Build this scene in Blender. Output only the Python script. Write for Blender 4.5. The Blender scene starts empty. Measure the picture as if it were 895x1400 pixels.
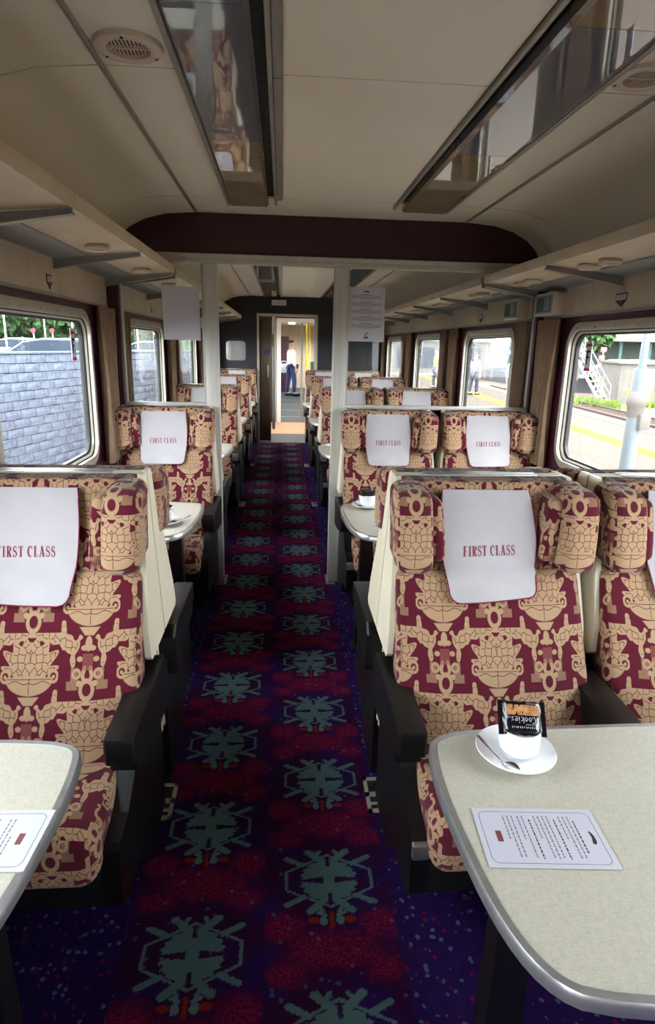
import bpy, bmesh, math, random
from mathutils import Vector, Matrix, Euler
random.seed(7)
sc = bpy.context.scene
COL = sc.collection
# ------------------------------------------------------------------ camera
W_, H_ = 895, 1400
FPX, TH, YAW, ROLL, CZ = 835.6, 0.2647, 0.0772, 0.0233, 1.5698
fw = Vector((math.sin(YAW)*math.cos(TH), math.cos(YAW)*math.cos(TH), -math.sin(TH)))
rt = Vector((math.cos(YAW), -math.sin(YAW), 0)); up = rt.cross(fw)
r2 = math.cos(ROLL)*rt + math.sin(ROLL)*up; u2 = -math.sin(ROLL)*rt + math.cos(ROLL)*up
cd = bpy.data.cameras.new('camera'); cam = bpy.data.objects.new('camera', cd); COL.objects.link(cam)
cam.matrix_world = Matrix(((r2.x, u2.x, -fw.x, 0), (r2.y, u2.y, -fw.y, 0), (r2.z, u2.z, -fw.z, CZ), (0, 0, 0, 1)))
cd.sensor_fit = 'VERTICAL'; cd.sensor_height = 36; cd.lens = FPX/H_*36; cd.clip_start = .05; cd.clip_end = 500
sc.camera = cam
# ------------------------------------------------------------------ light and exposure
world = bpy.data.worlds.new('overcast_sky'); sc.world = world; world.use_nodes = True
wn = world.node_tree; bg = wn.nodes['Background']
tcw = wn.nodes.new('ShaderNodeTexCoord'); sep = wn.nodes.new('ShaderNodeSeparateXYZ'); cr = wn.nodes.new('ShaderNodeValToRGB')
wn.links.new(tcw.outputs['Generated'], sep.inputs[0]); wn.links.new(sep.outputs['Z'], cr.inputs['Fac'])
cr.color_ramp.elements[0].position = .0; cr.color_ramp.elements[0].color = (.93, .96, 1, 1)
cr.color_ramp.elements[1].position = .9; cr.color_ramp.elements[1].color = (.86, .92, 1, 1)
wn.links.new(cr.outputs['Color'], bg.inputs['Color']); bg.inputs['Strength'].default_value = 6.0
sd = bpy.data.lights.new('hazy_sun', 'SUN'); sd.energy = 1.2; sd.angle = math.radians(25); sd.color = (1, .95, .86)
so = bpy.data.objects.new('hazy_sun', sd); COL.objects.link(so); so.rotation_euler = Euler((math.radians(38), 0, math.radians(35)))
vs = sc.view_settings; vs.view_transform = 'Standard'; vs.look = 'None'; vs.exposure = 1.4; vs.gamma = 1; vs.use_curve_mapping = False
try:
    sc.cycles.max_bounces = 14; sc.cycles.diffuse_bounces = 7; sc.cycles.glossy_bounces = 5; sc.cycles.transparent_max_bounces = 24
    sc.cycles.sample_clamp_indirect = 6; sc.cycles.caustics_reflective = False; sc.cycles.caustics_refractive = False
except Exception: pass

# ------------------------------------------------------------------ mesh helpers
class MB:
    def __init__(s): s.v = []; s.f = []; s.m = []
    def add(s, vs, fs, mi=0, M=None):
        b = len(s.v)
        for p in vs:
            p = Vector(p)
            s.v.append(M @ p if M else p)
        for f in fs: s.f.append([b+i for i in f]); s.m.append(mi)
        return s
    def box(s, x0, x1, y0, y1, z0, z1, mi=0, M=None):
        v = [(x0,y0,z0),(x1,y0,z0),(x1,y1,z0),(x0,y1,z0),(x0,y0,z1),(x1,y0,z1),(x1,y1,z1),(x0,y1,z1)]
        return s.add(v, [(0,3,2,1),(4,5,6,7),(0,1,5,4),(1,2,6,5),(2,3,7,6),(3,0,4,7)], mi, M)
    def rbox(s, x0, x1, y0, y1, z0, z1, r, n=2, div=0, fn=None, mi=0, M=None):
        """box with rounded edges; div = extra cuts on flat spans; fn deforms each point"""
        c = Vector(((x0+x1)/2, (y0+y1)/2, (z0+z1)/2)); h = Vector(((x1-x0)/2, (y1-y0)/2, (z1-z0)/2))
        r = min(r, *[a*.999 for a in h])
        def ticks(a):
            t = [-a + r*i/n for i in range(n+1)]
            t2 = [a - r*i/n for i in range(n, -1, -1)]
            mid = [t[-1] + (t2[0]-t[-1])*k/(div+1) for k in range(1, div+1)]
            return t + mid + t2
        T = [ticks(a) for a in h]
        idx = {}; vs = []; fs = []
        def vid(p):
            k = tuple(round(q, 6) for q in p)
            if k not in idx:
                P = Vector(p); inn = Vector([max(-(h[i]-r), min(h[i]-r, P[i])) for i in range(3)])
                d = P-inn
                if d.length > 1e-9: P = inn + d.normalized()*r
                P = P + c
                idx[k] = len(vs); vs.append(Vector(fn(P)) if fn else P)
            return idx[k]
        for ax in range(3):
            a, b = [(1, 2), (2, 0), (0, 1)][ax]
            for sg in (-1, 1):
                for i in range(len(T[a])-1):
                    for j in range(len(T[b])-1):
                        q = []
                        for (ii, jj) in ((i, j), (i+1, j), (i+1, j+1), (i, j+1)):
                            p = [0, 0, 0]; p[ax] = sg*h[ax]; p[a] = T[a][ii]; p[b] = T[b][jj]; q.append(vid(p))
                        if sg < 0: q.reverse()
                        if len(set(q)) >= 3: fs.append(q)
        return s.add(vs, fs, mi, M)
    def prism(s, poly, a0, a1, axis='z', mi=0, M=None):
        n = len(poly)
        def P(u, v, w): return {'z': (u, v, w), 'x': (w, u, v), 'y': (u, w, v)}[axis]
        area = sum(poly[i][0]*poly[(i+1) % n][1]-poly[(i+1) % n][0]*poly[i][1] for i in range(n))
        if (area < 0) != (axis == 'y'): poly = poly[::-1]
        vs = [P(u, v, a0) for u, v in poly] + [P(u, v, a1) for u, v in poly]
        fs = [list(range(n))[::-1], list(range(n, 2*n))] + [(i, (i+1) % n, n+(i+1) % n, n+i) for i in range(n)]
        return s.add(vs, fs, mi, M)
    def tube(s, path, r, seg=8, mi=0, closed=False, M=None, flat=1.0):
        pts = [Vector(p) for p in path]; n = len(pts); vs = []; fs = []; prev = None
        for i, p in enumerate(pts):
            a = pts[(i-1) % n] if (closed or i > 0) else p; b = pts[(i+1) % n] if (closed or i < n-1) else p
            t = (b-a).normalized()
            if prev is None:
                q = Vector((0, 0, 1)) if abs(t.z) < .9 else Vector((1, 0, 0)); u = t.cross(q).normalized()
            else: u = (prev - t*prev.dot(t)).normalized()
            prev = u; w = t.cross(u); rr = r[i] if isinstance(r, (list, tuple)) else r
            for k in range(seg):
                an = 2*math.pi*k/seg; vs.append(p + u*math.cos(an)*rr + w*math.sin(an)*rr*flat)
        m = n if closed else n-1
        for i in range(m):
            for k in range(seg):
                j = (i+1) % n; fs.append((i*seg+k, i*seg+(k+1) % seg, j*seg+(k+1) % seg, j*seg+k))
        if not closed: fs += [list(range(seg))[::-1], [(n-1)*seg+k for k in range(seg)]]
        return s.add(vs, fs, mi, M)
    def lathe(s, prof, seg=32, c=(0, 0, 0), mi=0, M=None, cap=True):
        vs = []; fs = []; n = len(prof)
        for r, z in prof:
            for k in range(seg):
                a = 2*math.pi*k/seg; vs.append((c[0]+r*math.cos(a), c[1]+r*math.sin(a), c[2]+z))
        for i in range(n-1):
            for k in range(seg): fs.append((i*seg+k, i*seg+(k+1) % seg, (i+1)*seg+(k+1) % seg, (i+1)*seg+k))
        if cap:
            fs.append(list(range(seg))[::-1]); fs.append([(n-1)*seg+k for k in range(seg)])
        return s.add(vs, fs, mi, M)
    def quad(s, a, b, c, d, mi=0): return s.add([a, b, c, d], [(0, 1, 2, 3)], mi)
    def grid(s, fn, nu, nv, mi=0):
        vs = [fn(i/nu, j/nv) for j in range(nv+1) for i in range(nu+1)]
        fs = [(j*(nu+1)+i, j*(nu+1)+i+1, (j+1)*(nu+1)+i+1, (j+1)*(nu+1)+i) for j in range(nv) for i in range(nu)]
        return s.add(vs, fs, mi)
    def mesh(s, name, mats, smooth=40, uvoff=None):
        me = bpy.data.meshes.new(name); me.from_pydata([tuple(v) for v in s.v], [], s.f); me.validate(); me.update()
        for m in (mats if isinstance(mats, (list, tuple)) else [mats]): me.materials.append(m)
        if len(me.polygons) == len(s.m): me.polygons.foreach_set('material_index', s.m)
        if smooth:
            me.polygons.foreach_set('use_smooth', [True]*len(me.polygons)); me.set_sharp_from_angle(angle=math.radians(smooth))
        if uvoff is not None:
            uv = me.uv_layers.new(name='UVMap'); d = uv.data
            for p in me.polygons:
                n = p.normal; ax = max(range(3), key=lambda i: abs(n[i])*(1.15 if i == 1 else 1))
                for li in p.loop_indices:
                    c = me.vertices[me.loops[li].vertex_index].co
                    u = (c.y*.9+.1, c.z) if ax == 0 else ((c.x, c.z) if ax == 1 else (c.x, c.y*1.0))
                    d[li].uv = (u[0]+uvoff[0], u[1]*1.08+uvoff[1])
        return me
    def build(s, name, mats, parent=None, smooth=40, uvoff=None, **tags):
        o = bpy.data.objects.new(name, s.mesh(name, mats, smooth, uvoff)); COL.objects.link(o)
        if parent: o.parent = parent
        return tag(o, **tags)

def tag(o, label=None, cat=None, group=None, kind=None):
    if label: o['label'] = label
    if cat: o['category'] = cat
    if group: o['group'] = group
    if kind: o['kind'] = kind
    return o
def empty(name, loc=(0, 0, 0), rz=0, **tags):
    o = bpy.data.objects.new(name, None); COL.objects.link(o); o.location = loc; o.rotation_euler = (0, 0, rz); o.empty_display_size = .05
    return tag(o, **tags)
KIDS = {}
def copy_tree(o, parent=None, loc=None, rz=None, label=None):
    c = o.copy(); COL.objects.link(c); c.parent = parent
    if loc is not None: c.location = loc
    if rz is not None: c.rotation_euler = (0, 0, rz)
    if label: c['label'] = label
    for ch in [q for q in COL.objects if q.parent == o]: copy_tree(ch, c)
    return c
def inst(me, name, parent=None, loc=(0, 0, 0), rz=0, **tags):
    o = bpy.data.objects.new(name, me); COL.objects.link(o); o.parent = parent; o.location = loc; o.rotation_euler = (0, 0, rz)
    return tag(o, **tags)
def rrect(x0, x1, y0, y1, r, n=6):
    out = []
    for cx, cy, a0 in ((x1-r, y1-r, 0), (x0+r, y1-r, 90), (x0+r, y0+r, 180), (x1-r, y0+r, 270)):
        for k in range(n+1):
            a = math.radians(a0+90*k/n); out.append((cx+r*math.cos(a), cy+r*math.sin(a)))
    return out
def px(x, y, **k):
    """world point seen at photo pixel (x, y) on the plane X, Y or Z = value"""
    d = fw + r2*((x-W_/2)/FPX) + u2*((H_/2-y)/FPX); (ax, v), = k.items(); i = 'XYZ'.index(ax)
    C = Vector((0, 0, CZ)); return C + d*((v-C[i])/d[i])

# ------------------------------------------------------------------ shader helpers
def srgb(r, g, b):
    f = lambda c: (c/255/12.92) if c/255 <= .04045 else ((c/255+.055)/1.055)**2.4
    return (f(r), f(g), f(b), 1)
class S:
    """a float socket with operators, so patterns are written as formulas"""
    nt = None
    def __init__(s, k): s.k = k
    @staticmethod
    def op(o, *a, clamp=False):
        n = S.nt.nodes.new('ShaderNodeMath'); n.operation = o; n.use_clamp = clamp
        for i, q in enumerate(a):
            if isinstance(q, S): S.nt.links.new(q.k, n.inputs[i])
            else: n.inputs[i].default_value = q
        return S(n.outputs[0])
    def __add__(s, o): return S.op('ADD', s, o)
    __radd__ = __add__
    def __sub__(s, o): return S.op('SUBTRACT', s, o)
    def __rsub__(s, o): return S.op('SUBTRACT', o, s)
    def __mul__(s, o): return S.op('MULTIPLY', s, o)
    __rmul__ = __mul__
    def __truediv__(s, o): return S.op('DIVIDE', s, o)
    def __abs__(s): return S.op('ABSOLUTE', s)
def mn(*a):
    r = a[0]
    for q in a[1:]: r = S.op('MINIMUM', r, q)
    return r
def mx(*a):
    r = a[0]
    for q in a[1:]: r = S.op('MAXIMUM', r, q)
    return r
def ell(x, y, cx, cy, rx, ry):
    a = (x-cx)/rx; b = (y-cy)/ry
    return (S.op('SQRT', a*a+b*b)-1.0)*min(rx, ry)
def bxs(x, y, cx, cy, hx, hy): return mx(abs(x-cx)-hx, abs(y-cy)-hy)
def cap(x, y, x0, y0, x1, y1, r):
    dx, dy = x1-x0, y1-y0; L = dx*dx+dy*dy
    t = S.op('MULTIPLY', (x-x0)*(dx/L)+(y-y0)*(dy/L), 1.0, clamp=True)
    a = x-x0-t*dx; b = y-y0-t*dy
    return S.op('SQRT', a*a+b*b)-r
def step(d, w): return S.op('MULTIPLY', (d*(-1.0/w))+.5, 1.0, clamp=True)   # 1 inside (d<0)
def lt(a, b): return S.op('LESS_THAN', a, b)
def mat(name, col=(.5, .5, .5, 1), rough=.5, metal=0, spec=.5, **kw):
    m = bpy.data.materials.new(name); m.use_nodes = True; b = m.node_tree.nodes['Principled BSDF']
    b.inputs['Base Color'].default_value = col; b.inputs['Roughness'].default_value = rough; b.inputs['Metallic'].default_value = metal
    b.inputs['Specular IOR Level'].default_value = spec if name != 'pale_platform_edge' else 0
    for k, v in kw.items(): b.inputs[k.replace('_', ' ')].default_value = v
    return m
def noise(m, scale, detail=3, rough=.5, coord='Object', stretch=None, vec=None):
    nt = m.node_tree; n = nt.nodes.new('ShaderNodeTexNoise'); n.inputs['Scale'].default_value = scale; n.inputs['Detail'].default_value = detail; n.inputs['Roughness'].default_value = rough
    if vec is None:
        tc = nt.nodes.new('ShaderNodeTexCoord'); mp = nt.nodes.new('ShaderNodeMapping'); nt.links.new(tc.outputs[coord], mp.inputs[0]); vec = mp.outputs[0]
        if stretch: mp.inputs['Scale'].default_value = stretch
    nt.links.new(vec, n.inputs['Vector']); return n
def ramp(m, src, stops):
    nt = m.node_tree; r = nt.nodes.new('ShaderNodeValToRGB'); nt.links.new(src, r.inputs[0])
    while len(r.color_ramp.elements) < len(stops): r.color_ramp.elements.new(.5)
    for e, (p, c) in zip(r.color_ramp.elements, stops): e.position = p; e.color = c
    return r.outputs[0]
def mixc(nt, fac, a, b):
    n = nt.nodes.new('ShaderNodeMix'); n.data_type = 'RGBA'
    for sock, q in ((n.inputs[0], fac), (n.inputs[6], a), (n.inputs[7], b)):
        if isinstance(q, S): nt.links.new(q.k, sock)
        elif hasattr(q, 'node'): nt.links.new(q, sock)
        else: sock.default_value = q
    return n.outputs[2]
def setc(m, sock): m.node_tree.links.new(sock, m.node_tree.nodes['Principled BSDF'].inputs['Base Color'])
def bump(m, src, strength=.3, dist=.002):
    nt = m.node_tree; b = nt.nodes.new('ShaderNodeBump'); b.inputs['Strength'].default_value = strength; b.inputs['Distance'].default_value = dist
    nt.links.new(src, b.inputs['Height']); nt.links.new(b.outputs[0], nt.nodes['Principled BSDF'].inputs['Normal'])
MATT = ('ballast_stone', 'tarmac', 'rough_grass', 'tree_leaves', 'grey_split_stone', 'pinkish_platform_asphalt', 'yellow_platform_line', 'weathered_sleeper', 'white_corrugated_roof')
def grained(name, c1, c2, scale=6, rough=.5, stretch=None, b=0, **kw):
    m = mat(name, c1, rough, **kw); n = noise(m, scale, 4, stretch=stretch); setc(m, ramp(m, n.outputs[0], [(.3, c1), (.7, c2)]))
    if b: bump(m, n.outputs[0], b)
    if name in MATT: m.node_tree.nodes['Principled BSDF'].inputs['Specular IOR Level'].default_value = 0
    return m

# ---- damask upholstery
def damask():
    m = mat('damask_moquette', rough=.9, spec=.15); nt = m.node_tree; S.nt = nt
    m.node_tree.nodes['Principled BSDF'].inputs['Sheen Weight'].default_value = .15
    uvn = nt.nodes.new('ShaderNodeUVMap'); uvn.uv_map = 'UVMap'
    sp = nt.nodes.new('ShaderNodeSeparateXYZ'); nt.links.new(uvn.outputs[0], sp.inputs[0])
    T, V = .305, .36
    x = S(sp.outputs[0])*(870/T); y = S(sp.outputs[1])*(790/V)
    x = abs(S.op('FLOORED_MODULO', x+435.0, 870.0)-435.0)             # fold left-right
    sw = S.op('GREATER_THAN', x, 217.5)
    x = x + sw*(435.0-2.0*x); y = y + sw*395.0
    y = S.op('FLOORED_MODULO', y+540.0, 790.0)-540.0                  # -540 .. 250
    cmb = nt.nodes.new('ShaderNodeCombineXYZ'); nt.links.new(x.k, cmb.inputs[0]); nt.links.new(y.k, cmb.inputs[1])
    def vor(scale, feat):
        v = nt.nodes.new('ShaderNodeTexVoronoi'); v.feature = feat; v.inputs['Scale'].default_value = scale; v.voronoi_dimensions = '2D'; v.inputs['Randomness'].default_value = .8
        nt.links.new(cmb.outputs[0], v.inputs['Vector']); return S(v.outputs['Distance'])
    edge = vor(1/46, 'DISTANCE_TO_EDGE'); f1 = vor(1/46, 'F1')
    bumpy = (f1-.35)*46.0
    ang = S.op('ARCTAN2', y+10.0, x)
    petals = S.op('SINE', ang*17.0)*20.0*S.op('MINIMUM', x*.02+.3, 1.0)
    flowers = mx(mn(ell(x, y, 0, 92, 196, 112)+petals, ell(x, y, 0, 30, 130, 80)), (y*-1.0)-6.0)
    garl = mn(cap(x, y, 20, 262, 225, 215, 44), cap(x, y, 222, -165, 118, -232, 46), cap(x, y, 118, -232, 112, -322, 22),
              cap(x, y, 95, -225, 72, -170, 18), cap(x, y, 190, -150, 205, -95, 20)) + bumpy*.55
    bowl = mx(ell(x, y, 0, -6, 178, 104), y+2.0)
    handle = mx(abs(ell(x, y, 180, 2, 32, 32))-9.0, -900.0)
    dot = ell(x, y, 182, 0, 11, 11)
    ped = mx(abs(y+140.0)-24.0, x-(y*1.0+200.0)*.95)
    drop = mn(ell(x, y, 0, -212, 26, 44), ell(x, y, 30, -236, 26, 16))
    swan = mn(cap(x, y, 22, -352, 36, -395, 14), cap(x, y, 36, -395, 22, -430, 13), abs(ell(x, y, 0, -478, 46, 52))-13.0,
              abs(ell(x, y, 82, -385, 26, 24))-9.0, ell(x, y, 62, -300, 22, 16), ell(x, y, 60, -440, 22, 18))
    tan = mn(flowers, bowl, handle, dot, ped, drop, swan)
    tanm = step(mn(tan, garl), 5.0)
    # dark outlines inside flowers and garlands, line work on the bowl
    zone = step(mn(flowers+12.0, garl+14.0), 2.0)
    line = step((edge-.045)*46.0, 1.8)
    wav = S.op('SINE', x*.045)*9.0
    bl = step(mn(abs(y+34.0+wav)-2.2, abs(x)-2.4+step(y+8.0, 2)*0.0+S.op('MULTIPLY', S.op('GREATER_THAN', y, -4.0), 60.0), abs(y+14.0)-2.0), 1.5)*step(bowl+6.0, 2.0)
    dark = mx(zone*line, bl)
    tanm = S.op('MULTIPLY', tanm, 1.0-dark, clamp=True)
    hatchz = step(mn(bxs(x, y, 98, -392, 26, 40), bxs(x, y, 112, -452, 42, 26)), 2.0)*(1.0-tanm)
    chk = S.op('GREATER_THAN', S.op('SINE', x*.62)*S.op('SINE', y*.62), 0.0)
    thz = step(bxs(x, y, 0, -318, 40, 48), 3.0)
    tan_l, mar = srgb(166, 137, 106), srgb(84, 16, 34)
    n = noise(m, 900, 2, vec=uvn.outputs[0]); n2 = noise(m, 9, 2, vec=uvn.outputs[0])
    weave = ramp(m, n.outputs[0], [(.3, (.82, .82, .82, 1)), (.7, (1.12, 1.12, 1.12, 1))])
    c = mixc(nt, tanm, mar, tan_l)
    c = mixc(nt, hatchz*chk, c, srgb(166, 137, 106))
    c = mixc(nt, thz*.62, c, srgb(132, 78, 70))
    mu = nt.nodes.new('ShaderNodeMix'); mu.data_type = 'RGBA'; mu.blend_type = 'MULTIPLY'; mu.inputs[0].default_value = .8
    nt.links.new(c, mu.inputs[6]); nt.links.new(weave, mu.inputs[7]); setc(m, mu.outputs[2])
    bump(m, n.outputs[0], .25, .001)
    return m

def carpet():
    m = mat('patterned_carpet', rough=1, spec=.05); nt = m.node_tree; S.nt = nt
    tc = nt.nodes.new('ShaderNodeTexCoord'); sp = nt.nodes.new('ShaderNodeSeparateXYZ'); nt.links.new(tc.outputs['Object'], sp.inputs[0])
    nz = noise(m, 120, 2, vec=tc.outputs['Object']); nf = S(nz.outputs[0])-.5
    X0 = S(sp.outputs[0]); Y0 = S(sp.outputs[1])
    X = X0+nf*.012; Y = Y0 + nf*.016
    col = S.op('LESS_THAN', X, -.044)                                 # which column of medallions
    x = abs(X-.146+col*.38)
    y = Y-1.4994+col*.2194
    y = S.op('FLOORED_MODULO', y+.22365, .4473)-.22365
    x = x*.93; y = y*1.15; ay = abs(y)
    body = mx(ell(x, ay, 0, 0, .080, .088)+S.op('PINGPONG', ay, .011)*.9-.004, x*.55+ay-.098, -1.0*mx(abs(ay)-.015-(x*-.12), (x-.016)*-1.0, (x-.10)))
    body = mx(body, -1.0*bxs(x, ay, 0, .085, .006, .03))
    horn = mn(cap(x, ay, .018, .082, .056, .122, .0115), cap(x, ay, .072, .066, .118, .094, .0095), cap(x, ay, .034, .10, .022, .125, .006))
    ring = abs(mx(x-.120, x*.5+ay*.86-.092))-.0042
    teal = step(mn(body, horn, ring), .004)
    eyes = step(mn(ell(x, y, .022, -.158, .011, .016), cap(x, y, .018, -.138, .034, -.128, .006)), .003)
    anch = step(mn(bxs(x, y, 0, -.155, .006, .03), ell(x, y, .048, -.155, .016, .012)), .003)
    n2 = noise(m, 30, 4, .7, vec=tc.outputs['Object']); n2s = S(n2.outputs[0])-.5
    red = step(mn(ell(x, y, 0, -.245, .125, .06), ell(x, y, .125, -.175, .058, .055), ell(x, y, 0, .255, .13, .065), ell(x, y, .12, .19, .055, .045))+n2s*.10+nf*.10, .02)
    outs = mx(X0-.325, -.42-X0)
    aisle = step(outs, .004)
    vo = nt.nodes.new('ShaderNodeTexVoronoi'); vo.inputs['Scale'].default_value = 48; nt.links.new(tc.outputs['Object'], vo.inputs['Vector'])
    vs_ = nt.nodes.new('ShaderNodeSeparateColor'); nt.links.new(vo.outputs['Color'], vs_.inputs[0])
    d = S(vo.outputs['Distance']); rnd = S(vs_.outputs[0])
    speck = step(d-.30+nf*.5, .06)
    n5 = noise(m, 7, 4, .65, vec=tc.outputs['Object'])
    base = mixc(nt, S(n2.outputs[0]), srgb(24, 16, 58), srgb(52, 28, 88))
    base = mixc(nt, step(.47-S(n5.outputs[0]), .12)*aisle*.75, base, srgb(52, 12, 40))
    reds = mixc(nt, step(S(nz.outputs[0])-.52, .1), srgb(122, 26, 50), srgb(74, 14, 54))
    c = mixc(nt, red*aisle, base, reds)
    c = mixc(nt, teal*aisle, c, srgb(80, 106, 106))
    c = mixc(nt, eyes*aisle, c, srgb(86, 112, 114)); c = mixc(nt, anch*aisle, c, srgb(122, 38, 28))
    few = mx(1.0-aisle, lt(rnd, .10)*.5)
    c = mixc(nt, speck*few*lt(rnd, .42), c, srgb(78, 92, 132))
    c = mixc(nt, speck*few*S.op('GREATER_THAN', rnd, .72), c, srgb(104, 26, 50))
    setc(m, c); n3 = noise(m, 700, 2); bump(m, n3.outputs[0], .6, .004)
    return m

MAT = {}
MAT['damask'] = damask(); MAT['carpet'] = carpet()
MAT['cream'] = grained('cream_shell_plastic', srgb(205, 196, 172), srgb(214, 206, 184), 5, .42)
MAT['black'] = grained('black_moulded_plastic', srgb(11, 11, 12), srgb(16, 16, 17), 30, .36, b=.1)
MAT['dark'] = mat('black_base_paint', srgb(9, 9, 10), .6)
MAT['silver'] = grained('brushed_aluminium', srgb(170, 170, 170), srgb(190, 190, 188), 60, .34, stretch=(1, 1, .05), metal=.9)
MAT['steel'] = mat('polished_steel', srgb(200, 200, 200), .16, 1)
MAT['trim'] = grained('table_edge_metal', srgb(190, 192, 194), srgb(206, 208, 208), 40, .3, metal=.85)
MAT['cloth'] = grained('white_cotton', srgb(168, 165, 168), srgb(178, 175, 178), 8, .85, b=.05)
MAT['maroon_ink'] = mat('maroon_thread', srgb(120, 22, 50), .8)
MAT['ink'] = mat('grey_print', srgb(95, 95, 105), .8)
MAT['ink2'] = mat('black_print', srgb(30, 30, 34), .8)
MAT['redink'] = mat('red_print', srgb(165, 40, 50), .7)
MAT['paper'] = mat('white_paper', srgb(186, 186, 196), .6)
MAT['ceil'] = grained('cream_ceiling_laminate', srgb(232, 224, 205), srgb(238, 231, 213), 2.5, .35)
MAT['ceil_back'] = mat('ceiling_joint_backing_board', srgb(60, 56, 50), .8)  # dark board behind the ceiling panels, seen in their joints
MAT['alu'] = grained('anodised_strip', srgb(150, 146, 136), srgb(164, 160, 150), 30, .4, stretch=(1, .05, 1), metal=.6)
MAT['maroon'] = grained('maroon_wall_laminate', srgb(74, 26, 44), srgb(82, 31, 50), 8, .5)
MAT['header'] = grained('dark_maroon_header_laminate', srgb(50, 12, 24), srgb(56, 15, 28), 8, .45)
MAT['beige'] = grained('beige_wall_laminate', srgb(178, 162, 138), srgb(194, 178, 154), 5, .5, stretch=(1, 2, .4))
MAT['rackwood'] = grained('worn_cream_rack_board', srgb(196, 178, 150), srgb(216, 202, 176), 7, .45, stretch=(1, .6, 1))
MAT['rackgrey'] = mat('grey_painted_metal', srgb(140, 142, 142), .4)
MAT['post'] = grained('silver_post_laminate', srgb(176, 176, 168), srgb(190, 188, 180), 14, .35, stretch=(6, 6, .3), metal=.1)
MAT['lino'] = mat('grey_vestibule_floor', srgb(70, 74, 76), .5)
MAT['tread'] = mat('tan_threshold_floor', srgb(186, 140, 104), .5)
MAT['curtain'] = grained('brown_curtain_cloth', srgb(118, 94, 74), srgb(138, 112, 90), 60, .9, stretch=(1, 1, .2))
MAT['navy'] = grained('dark_navy_bulkhead', srgb(14, 18, 26), srgb(24, 29, 38), 40, .5, b=.2)
MAT['gasket'] = mat('black_rubber_gasket', srgb(22, 22, 22), .55)
MAT['china'] = mat('white_china', srgb(236, 238, 240), .12, spec=.6)
MAT['brown'] = grained('brown_door_veneer', srgb(86, 70, 56), srgb(98, 80, 66), 12, .4, stretch=(4, 4, .3))
MAT['white'] = mat('white_gloss_paint', srgb(228, 226, 218), .35)
MAT['yellow'] = mat('yellow_paint', srgb(196, 172, 20), .4)
MAT['green'] = mat('dark_green_panel', srgb(18, 66, 44), .4)
def laminate():
    m = mat('woven_table_laminate', rough=.3, spec=.45); a = noise(m, 520, 2, stretch=(1, .16, 1)); b = noise(m, 520, 2, stretch=(.16, 1, 1)); nt = m.node_tree
    S.nt = nt; k = (S(a.outputs[0])+S(b.outputs[0]))*.5
    setc(m, ramp(m, k.k, [(.34, srgb(168, 165, 149)), (.60, srgb(186, 183, 168))])); return m
MAT['laminate'] = laminate()
def diffuser(name, c):
    m = mat(name, c, .015, spec=.9); b = m.node_tree.nodes['Principled BSDF']; b.inputs['IOR'].default_value = 1.75; return m
MAT['cover1'] = diffuser('smoked_light_cover', srgb(112, 114, 118)); MAT['cover2'] = diffuser('tan_light_cover', srgb(140, 126, 100))
def glass(name, tint=(1, 1, 1, 1), haze=0.0, ior=1.5):
    m = bpy.data.materials.new(name); m.use_nodes = True; nt = m.node_tree; nt.nodes.clear()
    o = nt.nodes.new('ShaderNodeOutputMaterial'); t = nt.nodes.new('ShaderNodeBsdfTransparent'); t.inputs[0].default_value = tint
    g = nt.nodes.new('ShaderNodeBsdfGlossy'); g.inputs['Roughness'].default_value = .02; f = nt.nodes.new('ShaderNodeFresnel'); f.inputs[0].default_value = ior
    mi = nt.nodes.new('ShaderNodeMixShader'); ge = nt.nodes.new('ShaderNodeNewGeometry'); S.nt = nt; fac = S(f.outputs[0])*(1.0-S(ge.outputs['Backfacing'])); nt.links.new(fac.k, mi.inputs[0]); nt.links.new(t.outputs[0], mi.inputs[1]); nt.links.new(g.outputs[0], mi.inputs[2])
    last = mi.outputs[0]
    if haze:
        d = nt.nodes.new('ShaderNodeBsdfTranslucent'); d.inputs[0].default_value = (.9, .95, 1, 1); m2 = nt.nodes.new('ShaderNodeMixShader'); m2.inputs[0].default_value = haze
        nt.links.new(last, m2.inputs[1]); nt.links.new(d.outputs[0], m2.inputs[2]); last = m2.outputs[0]
    nt.links.new(last, o.inputs[0]); return m
MAT['winglass'] = glass('dusty_window_glass', (.98, .99, .99, 1), 0, 1.25)
MAT['scrglass'] = glass('screen_glass', (.93, .94, .93, 1), 0, 1.45)
def lampm(name, c, s):
    m = mat(name); b = m.node_tree.nodes['Principled BSDF']; b.inputs['Emission Color'].default_value = c; b.inputs['Emission Strength'].default_value = s; return m
MAT['lamp'] = lampm('added_lamp_glow', (1, .93, .8, 1), 9)  # glow for the lamps added in the next coach

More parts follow.
